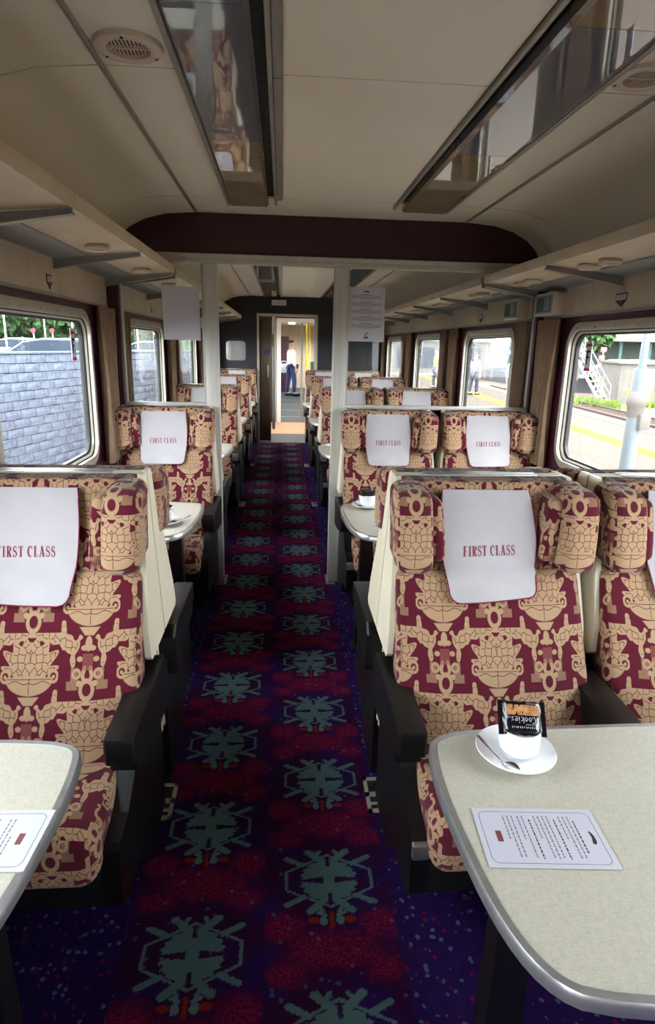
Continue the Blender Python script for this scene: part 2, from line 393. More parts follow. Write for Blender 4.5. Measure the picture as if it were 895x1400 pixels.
# ------------------------------------------------------------------ stroke lettering
def strip(pts, wid):
    L = []; R = []
    for i, p in enumerate(pts):
        a = pts[max(i-1, 0)]; b = pts[min(i+1, len(pts)-1)]; dx, dy = b[0]-a[0], b[1]-a[1]; l = math.hypot(dx, dy) or 1
        w = wid[i] if isinstance(wid, list) else wid; nx, ny = -dy/l*w/2, dx/l*w/2
        L.append((p[0]+nx, p[1]+ny)); R.append((p[0]-nx, p[1]-ny))
    return [(L[i], L[i+1], R[i+1], R[i]) for i in range(len(pts)-1)]
def arc(cx, cy, rx, ry, a0, a1, n=9): return [(cx+rx*math.cos(math.radians(a0+(a1-a0)*k/n)), cy+ry*math.sin(math.radians(a0+(a1-a0)*k/n))) for k in range(n+1)]
TK, TN = .165, .065
def glyph(c):
    q = []; r = lambda x0, y0, x1, y1: q.append(((x0, y0), (x1, y0), (x1, y1), (x0, y1)))
    if c == 'F': r(.1,.04,.1+TK,.96); r(.02,0,.34,.05); r(.02,.95,.52,1); r(.2,.48,.4,.53); r(.47,.78,.52,.97); r(.37,.42,.41,.59); return q, .58
    if c == 'I': r(.1,.04,.1+TK,.96); r(.02,0,.31,.05); r(.02,.95,.31,1); return q, .36
    if c == 'R':
        r(.1,.04,.1+TK,.96); r(.02,0,.32,.05); r(.02,.95,.3,1)
        q.extend(strip([(.2,.975)]+arc(.32,.75,.17,.225,90,-90)+[(.2,.525)], [TN]*3+[.09]*2+[TK]*3+[.09]*2+[TN]*2)); q.extend(strip([(.28,.52),(.5,.03)], TK)); r(.42,0,.62,.05); return q, .64
    if c == 'S':
        p = arc(.24,.75,.16,.225,20,270,10)+arc(.24,.26,.18,.235,90,-160,10)[1:]; n = len(p)
        q.extend(strip(p, [TN+.09*math.exp(-((i/(n-1)-.5)/.22)**2) for i in range(n)])); r(.36,.7,.41,.97); r(.04,.03,.09,.3); return q, .5
    if c == 'T': r(.22,.04,.22+TK,.96); r(.13,0,.44,.05); r(.02,.95,.55,1); r(.02,.76,.06,.97); r(.51,.76,.55,.97); return q, .6
    if c == 'C':
        p = arc(.32,.5,.25,.475,55,305,14); n = len(p); q.extend(strip(p, [TN+.09*math.sin(math.pi*i/(n-1))**2 for i in range(n)])); r(.45,.7,.5,.98); return q, .58
    if c == 'L': r(.1,.04,.1+TK,.96); r(.02,0,.5,.05); r(.02,.95,.31,1); r(.46,.04,.5,.24); return q, .55
    if c == 'A': q.extend(strip([(.1,.03),(.3,1)], TN)); q.extend(strip([(.29,1),(.52,.03)], TK)); r(.17,.3,.44,.35); r(.01,0,.2,.05); r(.4,0,.64,.05); return q, .66
    return q, .3
SANS = {'F': [[(0,0),(0,1),(.55,1)],[(0,.52),(.45,.52)]], 'N': [[(0,0),(0,1),(.6,0),(.6,1)]], 'O': [[(0,0),(0,1),(.6,1),(.6,0),(0,0)]], '1': [[(.1,.8),(.3,1),(.3,0)]], '2': [[(0,1),(.55,1),(.55,.5),(0,.5),(0,0),(.55,0)]],
        '3': [[(0,1),(.55,1),(.55,0),(0,0)],[(.1,.5),(.55,.5)]], '4': [[(0,1),(0,.45),(.55,.45)],[(.45,1),(.45,0)]], '9': [[(.55,0),(.55,1),(0,1),(0,.5),(.55,.5)]], '0': [[(0,0),(0,1),(.55,1),(.55,0),(0,0)]]}
def word(text, h, sp=.07, wf=.86):
    out = []; x = 0
    for c in text:
        if c == ' ': x += .34; continue
        g, w = glyph(c)
        for q in g: out.append([((px_+x)*h*wf, py_*h) for px_, py_ in q])
        x += w+sp
    W = (x-sp)*h*wf
    return [[(a-W/2, b) for a, b in q] for q in out], W

# ------------------------------------------------------------------ room constants
CX, XL, XR, ZC = .30, -1.05, 1.65, 2.31
Y0, YB, YP, PITCH = -4.5, 10.2, 3.96, 2.11
WC = [2.93+2.09*k for k in range(-3, 4)]
PAIR = [1.86+2.105*k for k in range(4)]     # back-to-back centre planes
TABY = [.90+2.11*k for k in range(5)]
PROF = [(-1.35, 1.99), (-1.325, 2.03), (-1.29, 2.10), (-1.25, 2.165), (-1.19, 2.22), (-1.10, 2.265), (-.98, 2.296), (-.80, 2.31)]
def prof_at(rx):   # ceiling height at distance from centre
    a = -abs(rx)
    if a > -.80: return 2.31
    for (x0, z0), (x1, z1) in zip(PROF, PROF[1:]):
        if x0 <= a <= x1: return z0+(z1-z0)*(a-x0)/(x1-x0)
    return 1.99

# ------------------------------------------------------------------ floor, walls, ceiling
MB().box(XL-.1, XR+.1, Y0, YB, -.06, 0).build('floor', MAT['carpet'], kind='structure', smooth=0)
OUT_Y, OUT_Z, IN_Y, IN_Z = .635, (.905, 1.728), .590, (.950, 1.684)
def wall(side):
    s = -1 if side == 'left' else 1; xi = XL if s < 0 else XR; xa, xb = (xi-.042, xi) if s < 0 else (xi, xi+.042)
    w = MB(); hy, hz = OUT_Y-.042, (OUT_Z[0]+.042, OUT_Z[1]-.042)
    w.box(xa, xb, Y0, YB, 0, hz[0]); w.box(xa, xb, Y0, YB, hz[1], 1.768)
    ys = [Y0]+[q for c in WC for q in (c-hy, c+hy)]+[YB]
    for a, b in zip(ys[::2], ys[1::2]): w.box(xa, xb, a, b, hz[0], hz[1])
    o = w.build('wall_'+side, MAT['maroon'], kind='structure', smooth=0)
    seams = [Y0, -1.3, .86, 3.0, YP, 6.05, 8.16, YB]
    for a, b in zip(seams, seams[1:]):
        xf = xi - s*.012
        MB().rbox(min(xf, xi+s*.06), max(xf, xi+s*.06), a+.002, b-.002, 1.768, 1.955, .003, 1).build('upper_panel', MAT['beige'], o)
    b2 = MB()
    b2.box(min(xi-s*.016, xi), max(xi-s*.016, xi), Y0, YB, 1.762, 1.774); b2.build('panel_bead', MAT['alu'], o)
    MB().box(xa, xb, Y0, YB, 1.955, 2.02).build('rack_backing', MAT['dark'], o, smooth=0)
    MB().box(min(xi-s*.012, xi), max(xi-s*.012, xi), Y0, YB, 0, .16).build('heater_casing', MAT['dark'], o, smooth=0)
wall('left'); wall('right')
def window(n, side, c, sticker):
    s = -1 if side == 'left' else 1; xi = XL if s < 0 else XR; nm = 'window_%d' % n
    outer = rrect(c-OUT_Y, c+OUT_Y, *OUT_Z, .14, 8); inner = rrect(c-IN_Y, c+IN_Y, *IN_Z, .09, 8)
    def ring(mb, A, B, xs_a, xs_b):
        """lofted ring between outlines A (outer) and B (inner) with given x at each"""
        k = len(A); vs = []; rows = [(A, xi+s*.02), (A, xs_a), ([((p[0]*.5+q[0]*.5), (p[1]*.5+q[1]*.5)) for p, q in zip(A, B)], xs_a-s*.006), (B, xs_b), (B, xi+s*.02)]
        for P, x in rows: vs += [(x, y, z) for y, z in P]
        fs = [(r*k+i, r*k+(i+1) % k, (r+1)*k+(i+1) % k, (r+1)*k+i) for r in range(4) for i in range(k)]
        if s > 0: fs = [f[::-1] for f in fs]
        mb.add(vs, fs)
    fr = MB(); ring(fr, outer, inner, xi-s*.012, xi-s*.016)
    root = fr.build(nm, MAT['alu2'], kind='structure')
    def inset(d): return rrect(c-IN_Y+d, c+IN_Y-d, IN_Z[0]+d, IN_Z[1]-d, .09-d*.3, 8)
    def ring2(name, A, B, xa, xb, m):
        k = len(A); vs = [(xa, y, z) for y, z in A]+[(xb, y, z) for y, z in B]+[(xb+s*.02, y, z) for y, z in B]; fs = [(r*k+i, r*k+(i+1) % k, (r+1)*k+(i+1) % k, (r+1)*k+i) for r in range(2) for i in range(k)]
        if s > 0: fs = [f[::-1] for f in fs]
        mb = MB(); mb.add(vs, fs); return mb.build(name, m, root)
    ring2('gasket', inset(-.002), inset(.006), xi-s*.002, xi+s*.004, MAT['gasket'])
    ring2('inner_frame', inset(.005), inset(.014), xi+s*.004, xi+s*.014, MAT['alu2'])
    ring2('glazing_seal', inset(.013), inset(.024), xi+s*.014, xi+s*.022, MAT['gasket'])
    pn = MB(); pn.prism(inset(.012), min(xi+s*.026, xi+s*.032), max(xi+s*.026, xi+s*.032), 'x'); pn.build('pane', MAT['winglass'], root, smooth=0)
    for q in range(6):
        MB().lathe([(.005, 0), (.004, .003), (.001, .004)], 8, M=Matrix.Translation((xi-s*.018, c-.5+.2*q, OUT_Z[1]-.03)) @ Matrix.Rotation(-s*math.pi/2, 4, 'Y')).build('screw', MAT['steel'], root)
    if sticker:
        yc = c+IN_Y-.17; xx = xi+s*.023; t = MB()
        t.box(min(xx, xx+s*.002), max(xx, xx+s*.002), yc-.030, yc+.030, 1.47, 1.63); st = t.build('class_sticker', MAT['paper'], root, smooth=0)
        g = MB(); xf = xx-s*.001
        def bar(y0, z0, y1, z1, mi): g.box(min(xf, xf+s*.0005), max(xf, xf+s*.0005), min(y0, y1), max(y0, y1), z0, z1, mi)
        d = -s
        bar(yc-.034, 1.60, yc+.034, 1.615, 0); bar(yc-.034, 1.47, yc+.034, 1.485, 0)
        # the letter F: seen from inside, forward is left on the right wall
        L = yc + (.019 if s > 0 else -.019); sg = -1 if s > 0 else 1
        bar(L, 1.505, L+sg*.014, 1.58, 1); bar(L, 1.568, L+sg*.04, 1.58, 1); bar(L, 1.538, L+sg*.032, 1.549, 1)
        g.build('sticker_print', [MAT['redink'], MAT['ink2']], st, smooth=0)
    return root
MAT['alu2'] = grained('cream_grey_window_trim', srgb(176, 172, 156), srgb(190, 186, 170), 20, .35, metal=.3)
n = 1
for side in ('left', 'right'):
    for c in WC: window(n, side, c, c > 1); n += 1

# ceiling: backing shell with separate panels below it
cb = MB()
def arcpts(rx0, rx1, n=8):
    L = [rx0+(rx1-rx0)*i/n for i in range(n+1)]; return [(CX+a, prof_at(a)) for a in L]
full = [(CX+x, z) for x, z in PROF]+[(CX-x, z) for x, z in PROF[::-1]]
cb.prism([(x, z+.02) for x, z in full]+[(XR+.12, 2.0), (XR+.12, 2.5), (XL-.12, 2.5), (XL-.12, 2.0)], Y0, YB, 'y')
ceil = cb.build('ceiling', MAT['ceil_back'], kind='structure', smooth=0)
seamsY = [Y0, -.12, 2.0, 3.53, YP, 5.62, 7.20, 8.75, YB]
LT = (-.295, -.006); RT = (.60, .905)     # strip-light troughs (X ranges)
strips = [('cove', [q[0] for q in PROF]), ('flat', [-.80, LT[0]-CX]), ('flat', [LT[1]-CX, RT[0]-CX]), ('flat', [RT[1]-CX, .80]), ('cove', [-q[0] for q in PROF[::-1]])]
for yi, (a, b) in enumerate(zip(seamsY, seamsY[1:])):
    for kind, xs in strips:
        if kind == 'flat' and a in (3.53,): continue
        x0, x1 = xs[0]+.004, xs[-1]-.004; xs2 = [x0]+xs[1:-1]+[x1]
        lo = [(CX+x, prof_at(x)-.001) for x in xs2]; hi = [(x, z+.012) for x, z in lo][::-1]
        MB().prism(lo+hi, a+.003, b-.003, 'y').build('ceiling_panel', MAT['ceil'], ceil, smooth=50)
MB().box(CX-.796, CX+.796, 3.533, YP-.003, 2.309, 2.321).build('ceiling_panel', MAT['ceil'], ceil, smooth=0)
for x in (-.80, .80):
    for a, b in ((Y0, YP-.03), (YP+.03, YB)):
        MB().rbox(CX+x-.008, CX+x+.008, a, b, 2.301, 2.309, .003, 1).build('seam_strip', MAT['alu'], ceil)

# ---- strip lights in the ceiling
def strip_light(x0, x1, inner, y0, y1, cuts, label):
    root = empty('ceiling_light', ((x0+x1)/2, y1, 2.31), label=label, cat='ceiling light')
    M = Matrix.Translation((-(x0+x1)/2, -y1, -2.31))
    MB().box(x0, x1, y0, y1, 2.325, 2.34, M=M).build('trough', MAT['dark'], root, smooth=0)
    # slot on the inner side (towards the centre line), cover on the rest
    ia, ib = (x1-.045, x1) if inner > 0 else (x0, x0+.045)
    ca, cb_ = (x0+.018, x1-.045) if inner > 0 else (x0+.045, x1-.018)
    oa = (x0, x0+.018) if inner > 0 else (x1-.018, x1)
    MB().rbox(oa[0], oa[1], y0, y1, 2.285, 2.325, .004, 1, M=M).build('outer_rail', MAT['alu'], root)
    ra = (x1-.014, x1) if inner > 0 else (x0, x0+.014)
    MB().rbox(ra[0], ra[1], y0, y1, 2.295, 2.325, .003, 1, M=M).build('inner_rail', MAT['alu'], root)
    for a, b, mk in cuts:
        f = MB(); h = (cb_-ca)/2; cx = (ca+cb_)/2
        pts = [(ca, 2.322), (ca, 2.292), (ca+.012, 2.281), (cb_-.012, 2.281), (cb_, 2.292), (cb_, 2.322)]
        f.prism(pts, a+.001, b-.001, 'y', M=M); f.build('light_cover', MAT[mk], root, smooth=25)
    return root
strip_light(LT[0], LT[1]-.024, 1, -2.3, 3.62, [(-2.3, 1.58, 'cover1'), (1.58, 2.51, 'cover1'), (2.51, 3.60, 'cover2')], 'long smoked strip light cover in the ceiling left of the aisle, nearer part of coach')
strip_light(RT[0], RT[1], -1, -2.3, 3.62, [(-2.3, 1.58, 'cover2'), (1.58, 2.54, 'cover1'), (2.54, 3.60, 'cover2')], 'long glossy strip light cover in the ceiling right of the aisle, nearer part of coach')
strip_light(LT[0], LT[1]-.024, 1, 4.1, 9.9, [(4.1, 6.0, 'cover1'), (6.0, 7.9, 'cover1'), (7.9, 9.88, 'cover2')], 'strip light cover in the ceiling beyond the glass screen, left of aisle')
strip_light(RT[0], RT[1], -1, 4.1, 9.9, [(4.1, 6.0, 'cover1'), (6.0, 7.9, 'cover1'), (7.9, 9.88, 'cover2')], 'strip light cover in the ceiling beyond the glass screen, right of aisle')
# fill the remaining centre gap beside the left trough
for a, b in zip(seamsY, seamsY[1:]):
    if a == 3.53: continue
    MB().box(LT[1]-.024+.002, LT[1]+.003, a+.003, b-.003, 2.300, 2.321).build('edge_strip', MAT['alu'], ceil, smooth=0)

def vent(x, y, label):
    r = empty('ceiling_vent', (x, y, 2.309), label=label, cat='air vent')
    MB().lathe([(.055, -.004), (.056, -.010), (.072, -.014), (.086, -.010), (.09, 0), (.052, 0), (.055, -.004)], 40, cap=False).build('rim', MAT['vent'], r)
    MB().lathe([(.054, -.001), (.054, .001)], 32).build('recess', MAT['dark'], r)
    for k in range(-5, 6):
        L = math.sqrt(.054**2-(k*.0095)**2)
        MB().box(k*.0095-.0020, k*.0095+.0020, -L, L, -.0045, -.001).build('slat', MAT['vent'], r, smooth=0)
    MB().box(-.054, .054, -.003, .003, -.0085, -.001).build('cross_bar', MAT['vent'], r, smooth=0)
    for a in (30, 150, 270):
        MB().lathe([(.004, -.016), (.004, -.010)], 8, c=(.074*math.cos(math.radians(a)), .074*math.sin(math.radians(a)), .001)).build('screw', MAT['dark'], r)
MAT['vent'] = mat('beige_vent_plastic', srgb(205, 190, 172), .4)
vent(-.40, 1.875, 'round slatted ceiling vent left of the smoked strip light')
vent(.995, 1.875, 'round slatted ceiling vent at right edge beside the glossy strip light')
vent(-.40, 6.1, 'round slatted ceiling vent beyond the glass screen, on the left')
vent(.995, 6.1, 'round slatted ceiling vent beyond the glass screen, on the right')

# ------------------------------------------------------------------ glass screen across the coach
scr = empty('glass_screen', (CX, YP, 0), label='full-width glass screen with silver posts and dark maroon arched header', cat='partition')
Ms = Matrix.Translation((-CX, -YP, 0))
hp = [(CX+x, z) for x, z in PROF if z > 2.09]; hp = [(CX-1.293, 2.08)]+hp+[(2*CX-x, z) for x, z in hp[::-1]]+[(CX+1.293, 2.08)]
MB().prism(hp, YP-.012, YP+.02, 'y', M=Ms).build('header_panel', MAT['header'], scr, smooth=0)
rail = MB(); rail.rbox(XL+.16, XR-.16, YP-.03, YP+.03, 2.058, 2.085, .004, 1, M=Ms); rail.rbox(XL+.16, XR-.16, YP-.022, YP+.022, 2.03, 2.058, .003, 1, M=Ms); rail.build('header_rail', MAT['post'], scr)
for x0 in (-.475, .314):
    MB().rbox(x0, x0+.085, YP-.03, YP+.03, 0, 2.032, .006, 2, M=Ms).build('post', MAT['post'], scr)
for a, b, lab in ((XL+.078, -.475, 'left'), (.399, XR-.05, 'right')):
    MB().box(a+.012, b-.004, YP-.003, YP+.003, 1.205, 2.03, M=Ms).build('glass_pane', MAT['scrglass'], scr, smooth=0)
    MB().rbox(a, b, YP-.018, YP+.018, 1.185, 1.21, .003, 1, M=Ms).build('sill_rail', MAT['post'], scr)
    MB().box(a, b, YP-.008, YP+.008, .02, 1.186, M=Ms).build('lower_panel', MAT['dark'], scr, smooth=0)
    for q in (a, b-.012): MB().rbox(q, q+.012, YP-.016, YP+.016, 1.205, 2.03, .003, 1, M=Ms).build('frame_strip', MAT['post'], scr)
MB().box(XL+.002, XL+.078, YP-.05, YP+.03, .02, 1.95, M=Ms).build('end_post', MAT['header'], scr, smooth=0)
MB().box(XR-.062, XR-.014, YP-.05, YP+.03, .02, 1.95, M=Ms).build('end_post', MAT['header'], scr, smooth=0)

# ------------------------------------------------------------------ luggage racks
def rack(side, y0, y1, brs, lights, label):
    s = -1 if side == 'left' else 1; xf, xw = (-.645, XL+.008) if s < 0 else (1.245, XR-.014)
    r = empty('luggage_rack', (xf, y0, 1.96), label=label, cat='luggage rack', group=None); M = Matrix.Translation((-xf, -y0, -1.96))
    X = lambda d: xf+s*d
    def bx(mb, a, b, *q): mb.rbox(min(X(a), X(b)), max(X(a), X(b)), *q, .003, 1, M=M)
    stops = [y0]+[b for b in brs if y0+.05 < b < y1-.05]+[y1]
    for a, b in zip(stops, stops[1:]):
        p = MB(); p.prism([(X(0), 1.964), (X(.018), 1.964), (X(.018), 1.99), (X(.012), 2.010), (X(-.004), 2.010), (X(-.006), 1.99)], a+.002, b-.002, 'y', M=M); p.build('front_lip', MAT['rackwood'], r)
        p = MB(); p.prism([(X(.018), 1.965), (X(.235), 1.950), (X(.235), 1.962), (X(.018), 1.977)], a+.002, b-.002, 'y', M=M); p.build('shelf_board', MAT['rackwood'], r, smooth=0)
    w = abs(xw-xf)
    g = MB(); g.prism([(X(.235), 1.944), (X(w), 1.926), (X(w), 1.934), (X(.235), 1.952)], y0, y1, 'y', M=M); g.build('rear_grille', MAT['rackgrey'], r, smooth=0)
    sl = MB(); k = y0+.02
    while k < y1-.02:
        sl.add([Vector((X(.27), k, 1.940)), Vector((X(w-.02), k, 1.925)), Vector((X(w-.02), k+.008, 1.925)), Vector((X(.27), k+.008, 1.940)), Vector((X(.27), k, 1.943)), Vector((X(w-.02), k, 1.929)), Vector((X(w-.02), k+.008, 1.929)), Vector((X(.27), k+.008, 1.943))], [(0,3,2,1),(4,5,6,7),(0,1,5,4),(1,2,6,5),(2,3,7,6),(3,0,4,7)], M=M); k += .022
    tag(sl.build('grille_ribs', MAT['rackgrey'], r, smooth=0), kind='stuff')
    for b in brs:
        p = MB(); p.prism([(X(.004), 1.964), (X(.004), 1.950), (X(w-.09), 1.902), (X(w), 1.885), (X(w), 1.93), (X(.235), 1.944)], b-.006, b+.006, 'y', M=M)
        bk = p.build('bracket', MAT['rackgrey'], r, smooth=0)
        p = MB(); p.prism([(X(.002), 1.952), (X(.002), 1.946), (X(w-.09), 1.897), (X(w), 1.880), (X(w), 1.886), (X(w-.09), 1.903)], b-.015, b+.015, 'y', M=M)
        p.build('bottom_flange', MAT['alu'], bk, smooth=0)
    for (lx, ly) in lights:
        l = MB(); l.lathe([(.048, -.001), (.052, -.012), (.046, -.02), (.036, -.016), (.034, -.008), (.0, -.006)], 24, c=(lx, ly, 1.956), cap=False, M=M)
        l.build('reading_light', MAT['vent'], r)
    return r
BR = lambda a: [a+1.02*k for k in range(-4, 1)]
LL = lambda x, ys: [(x, y) for y in ys]
rack('left', Y0+.05, 3.93, [-1.1, -.1, .98, 2.12, 3.06, 3.90], LL(-.775, (.7, 1.5, 2.83, 3.66)), 'cream luggage rack along the left wall, nearer than the glass screen')
rack('right', Y0+.05, 3.95, [-1.1, -.1, .98, 2.12, 3.03, 3.93], LL(1.40, (.7, .87, 2.72, 2.90, 3.56, 3.73)), 'cream luggage rack along the right wall, nearer than the glass screen')
BR2 = [4.0, 5.05, 6.1, 7.15, 8.2, 9.25, 10.1]
rack('left', 4.0, 10.15, BR2, LL(-.775, (4.5, 5.6, 6.6, 7.7, 8.7)), 'cream luggage rack on the left wall beyond the glass screen')
rack('right', 4.0, 10.15, BR2, LL(1.40, (4.45, 4.62, 5.6, 5.77, 6.6, 6.77, 7.7, 7.87, 8.7, 8.87)), 'cream luggage rack on the right wall beyond the glass screen')

# ------------------------------------------------------------------ curtains
def curtain_mesh(w, z0, z1, s):
    c = MB(); n = 40
    def f(u, v, t):
        z = z0+(z1-z0)*v; g = 1-.18*math.sin(math.pi*min(1, max(0, (v-.05)/.7)))*.6
        y = (u-.5)*w*g; x = -s*(.036+.022*math.sin(u*2*math.pi*4.5+.5*math.sin(v*3))+.008*math.sin(u*31+v*2)+.01*(1-v)+t)
        return (x, y, z)
    c.grid(lambda u, v: f(u, v, 0), n, 10); k = len(c.v); c.grid(lambda u, v: f(u, v, .004), n, 10)
    for fi in range(400, 800): c.f[fi] = c.f[fi][::-1]
    if s > 0: c.f = [f_[::-1] for f_ in c.f]
    return c.mesh('curtain', MAT['curtain'], 60)
CURT = {s: curtain_mesh(.34, .88, 1.755, s) for s in (-1, 1)}
ords = ['before the glass screen', 'just beyond the glass screen', 'second past the glass screen', 'third past the glass screen', 'fourth past the glass screen', 'fifth past the glass screen', 'by the far bulkhead']
def curtain(s, y, w, label):
    inst(CURT[s], 'curtain', None, (XL if s < 0 else XR, y, 0), label=label, cat='curtain', group='brown window curtains').scale = (1, w/.34, 1)
for s, nm in ((-1, 'left'), (1, 'right')):
    ys = [(3.75, .30), (4.15, .25), (5.88, .28), (6.24, .24), (7.99, .28), (8.35, .24), (10.02, .26)]
    for (y, w), o in zip(ys, ords): curtain(s, y, w, 'pleated brown curtain on the %s wall, %s' % (nm, o))
    curtain(s, 2.06, .30, 'pleated brown curtain on the %s wall by the nearest seat backs' % nm)

# ------------------------------------------------------------------ wall fittings
def seat_number(s, y, label, txt):
    x = XL+.012 if s < 0 else XR-.012; r = empty('seat_number_plate', (x, y, 1.83), label=label, cat='sign'); d = -s
    pl = MB(); h = .05 if len(txt) > 2 else .032
    pl.prism([(-h, .02), (h, .02), (h, -.014), (.0, -.042), (-h, -.014)], 0, d*.003, 'x'); pl.build('plate', MAT['dark'], r, smooth=0)
    p2 = MB(); p2.box(min(d*.003, d*.004), max(d*.003, d*.004), -h+.004, h-.004, -.012, .014); p2.build('number_strip', MAT['paper'], r, smooth=0)
    p3 = MB(); p3.prism([(-.02, -.016), (.02, -.016), (0, -.036)], d*.003, d*.0045, 'x'); p3.build('red_arrow', MAT['redink'], r, smooth=0)
    p4 = MB(); x0 = -h+.009; stp = (2*h-.018)/len(txt)
    for i, c in enumerate(txt):
        for st in SANS[c]:
            for q in strip([(a*.011, b*.018-.008) for a, b in st], .0028):
                pts = [Vector((d*.0045, (x0+i*stp+a)*(-1 if s > 0 else 1), b)) for a, b in q]; p4.quad(*pts)
    p4.build('digits', MAT['ink2'], r, smooth=0)
seat_number(-1, 2.98, 'small white seat number plate with red arrow above the left window', '12')
seat_number(1, 3.02, 'wide seat number plate with red arrow above the nearest right window', '1234')
seat_number(-1, 5.2, 'small seat number plate on left wall seen through the glass screen', '12')
seat_number(1, 5.2, 'seat number plate on the right wall beyond the glass screen', '1234')
def notice(y, label):
    r = empty('notice_case', (XR-.012, y, 1.84), label=label, cat='sign')
    MB().rbox(-.075, 0, -.13, .13, -.065, .065, .004, 1).build('case', MAT['vent'], r)
    MB().box(-.078, -.075, -.115, .115, -.052, .052).build('grey_surround', MAT['rackgrey'], r, smooth=0)
    MB().box(-.080, -.078, -.10, .10, -.042, .042).build('green_face', MAT['green'], r, smooth=0)
    t = MB()
    for k in range(7): t.box(-.081, -.080, -.09, -.01, .031-.011*k, .036-.011*k)
    t.build('white_text_lines', MAT['paper'], r, smooth=0)
notice(3.76, 'green and white notice case high on right wall before the glass screen')
notice(4.32, 'green and white notice case high on right wall just behind the glass screen')

# ------------------------------------------------------------------ seats
def arm_mesh(w, kind):
    a = MB(); p = [(-.07, .60), (-.11, .632), (-.48, .628), (-.525, .622), (-.53, .61), (-.527, .552), (-.49, .545), (-.488, .508), (-.42, .505), (-.33, .47), (-.10, .45)]
    b = .006
    # bevelled prism: three rings
    n = len(p); cy = sum(q[0] for q in p)/n; cz = sum(q[1] for q in p)/n
    def sh(q, k): 
        dy, dz = cy-q[0], cz-q[1]; l = math.hypot(dy, dz); return (q[0]+dy/l*k, q[1]+dz/l*k)
    rows = [(0, b), (b, 0), (w-b, 0), (w, b)]; vs = []
    for x, k in rows: vs += [(x, *sh(q, k)) for q in p]
    fs = [(r*n+i, (r+1)*n+i, (r+1)*n+(i+1) % n, r*n+(i+1) % n) for r in range(3) for i in range(n)]+[list(range(n)), [3*n+i for i in range(n)][::-1]]
    a.add(vs, fs); return a
ME = {}
def seat_meshes():
    def backfn(P):   # lean and crown of the back cushion (P.z 0..1 along its height)
        t = P.z/.53; y = -.362+.235*t + P.y + .022*math.sin(math.pi*t)*(1 if P.y > 0 else -1)*0
        if P.y < 0: y -= .018*math.sin(math.pi*min(1, max(0, t)))*max(0, 1-(P.x/.27)**2*.6) - .012*(abs(P.x) > .19)
        return (P.x*(1-.035*t), y, .43+P.z*.955)
    ME['back'] = MB().rbox(-.290, .290, -.055, .07, 0, .53, .03, 3, 5, backfn).mesh('back_cushion', MAT['damask'], 60, (0, -.70*1.08+.02))
    def hr(P): return (P.x, P.y-.012*math.cos(P.x*5)+.078*(P.z-.925)/.266*(1 if P.y < -.09 else 0), P.z)
    ME['head'] = MB().rbox(-.262, .262, -.165, -.026, .925, 1.191, .022, 3, 4, hr).mesh('headrest', MAT['damask'], 60, (.0, -1.0))
    def wing(sg):
        def fo(P):
            t = (P.z-.952)/.238; fwd = max(0, -(P.y+.10))
            return (P.x+sg*(.010*t+.02*fwd), P.y-.010*math.sin(math.pi*t)+.035*t*(1 if P.y < -.15 else 0), P.z-.08*fwd)
        return MB().rbox(min(sg*.182, sg*.292), max(sg*.182, sg*.288), -.255, -.06, .952, 1.190, .035, 3, 3, fo)
    def ear(sg):
        def fo(P):
            t = (P.z-.965)/.19; return (P.x+sg*.02*t, P.y+.03*(1-t)**2+.045*t, P.z)
        return MB().rbox(min(sg*.140, sg*.188), max(sg*.140, sg*.188), -.235, -.11, .965, 1.155, .022, 3, 3, fo)
    for sg in (-1, 1):
        ME['wing', sg] = wing(sg).mesh('wing', MAT['damask'], 60, (-sg*.237+.1625, -.845*1.08+.0))
        ME['ear', sg] = ear(sg).mesh('ear_pad', MAT['damask'], 60, (.1, -.9))
    def cush(P):
        t = (-P.y-.2)/.46; return (P.x*(1+.02*t), P.y, P.z+.018*math.cos(P.x*5.5)*(P.z > .4)-.01*t)
    ME['cush'] = MB().rbox(-.246, .246, -.665, -.20, .31, .462, .045, 3, 5, cush).mesh('seat_cushion', MAT['damask'], 60, (0, .25))
    pr = [(-.075, 1.165), (-.055, 1.192), (-.008, 1.192), (-.008, .665), (-.20, .665), (-.215, .68), (-.205, .76)]
    sh = MB()
    for sg in (-1, 1): sh.prism(pr, min(sg*.288, sg*.306), max(sg*.288, sg*.306), 'x')
    sh.rbox(-.300, .300, -.026, -.006, 1.180, 1.192, .006, 2); sh.box(-.285, .285, -.03, -.012, .30, 1.175)
    sh.v = [Vector((v.x*(1-.10*max(0, (v.z-.67)/.52)), v.y, v.z)) for v in sh.v]
    ME['shell'] = sh.mesh('shell', MAT['cream'], 40)
    ME['rail'] = MB().rbox(-.180, .180, -.024, -.009, 1.190, 1.195, .002, 1).mesh('top_trim', MAT['silver'], 40)
    for k, w in (('n', .075), ('w', .085)): ME['arm', k] = arm_mesh(w, k).mesh('armrest', MAT['black'], 35)
    sp = [(-.06, .50), (-.36, .50), (-.42, .44), (-.50, .39), (-.585, .375), (-.60, .36), (-.605, .20), (-.56, .17), (-.40, .155), (-.30, .05), (-.06, .05)]
    ME['side'] = MB().prism(sp, 0, .045, 'x').mesh('side_panel', MAT['black'], 0)
    ME['ash'] = MB().rbox(0, .055, -.545, -.53, .545, .612, .005, 2).mesh('ashtray', MAT['silver'], 40)
    ME['latch'] = MB().rbox(0, .044, -.618, -.598, .315, .36, .004, 2).mesh('latch', MAT['silver'], 40)
    bs = MB(); bs.box(-.23, .23, -.42, -.03, 0.002, .30); bs.box(-.24, .24, -.62, -.03, .28, .312); ME['base'] = bs.mesh('base', MAT['dark'], 0)
seat_meshes()
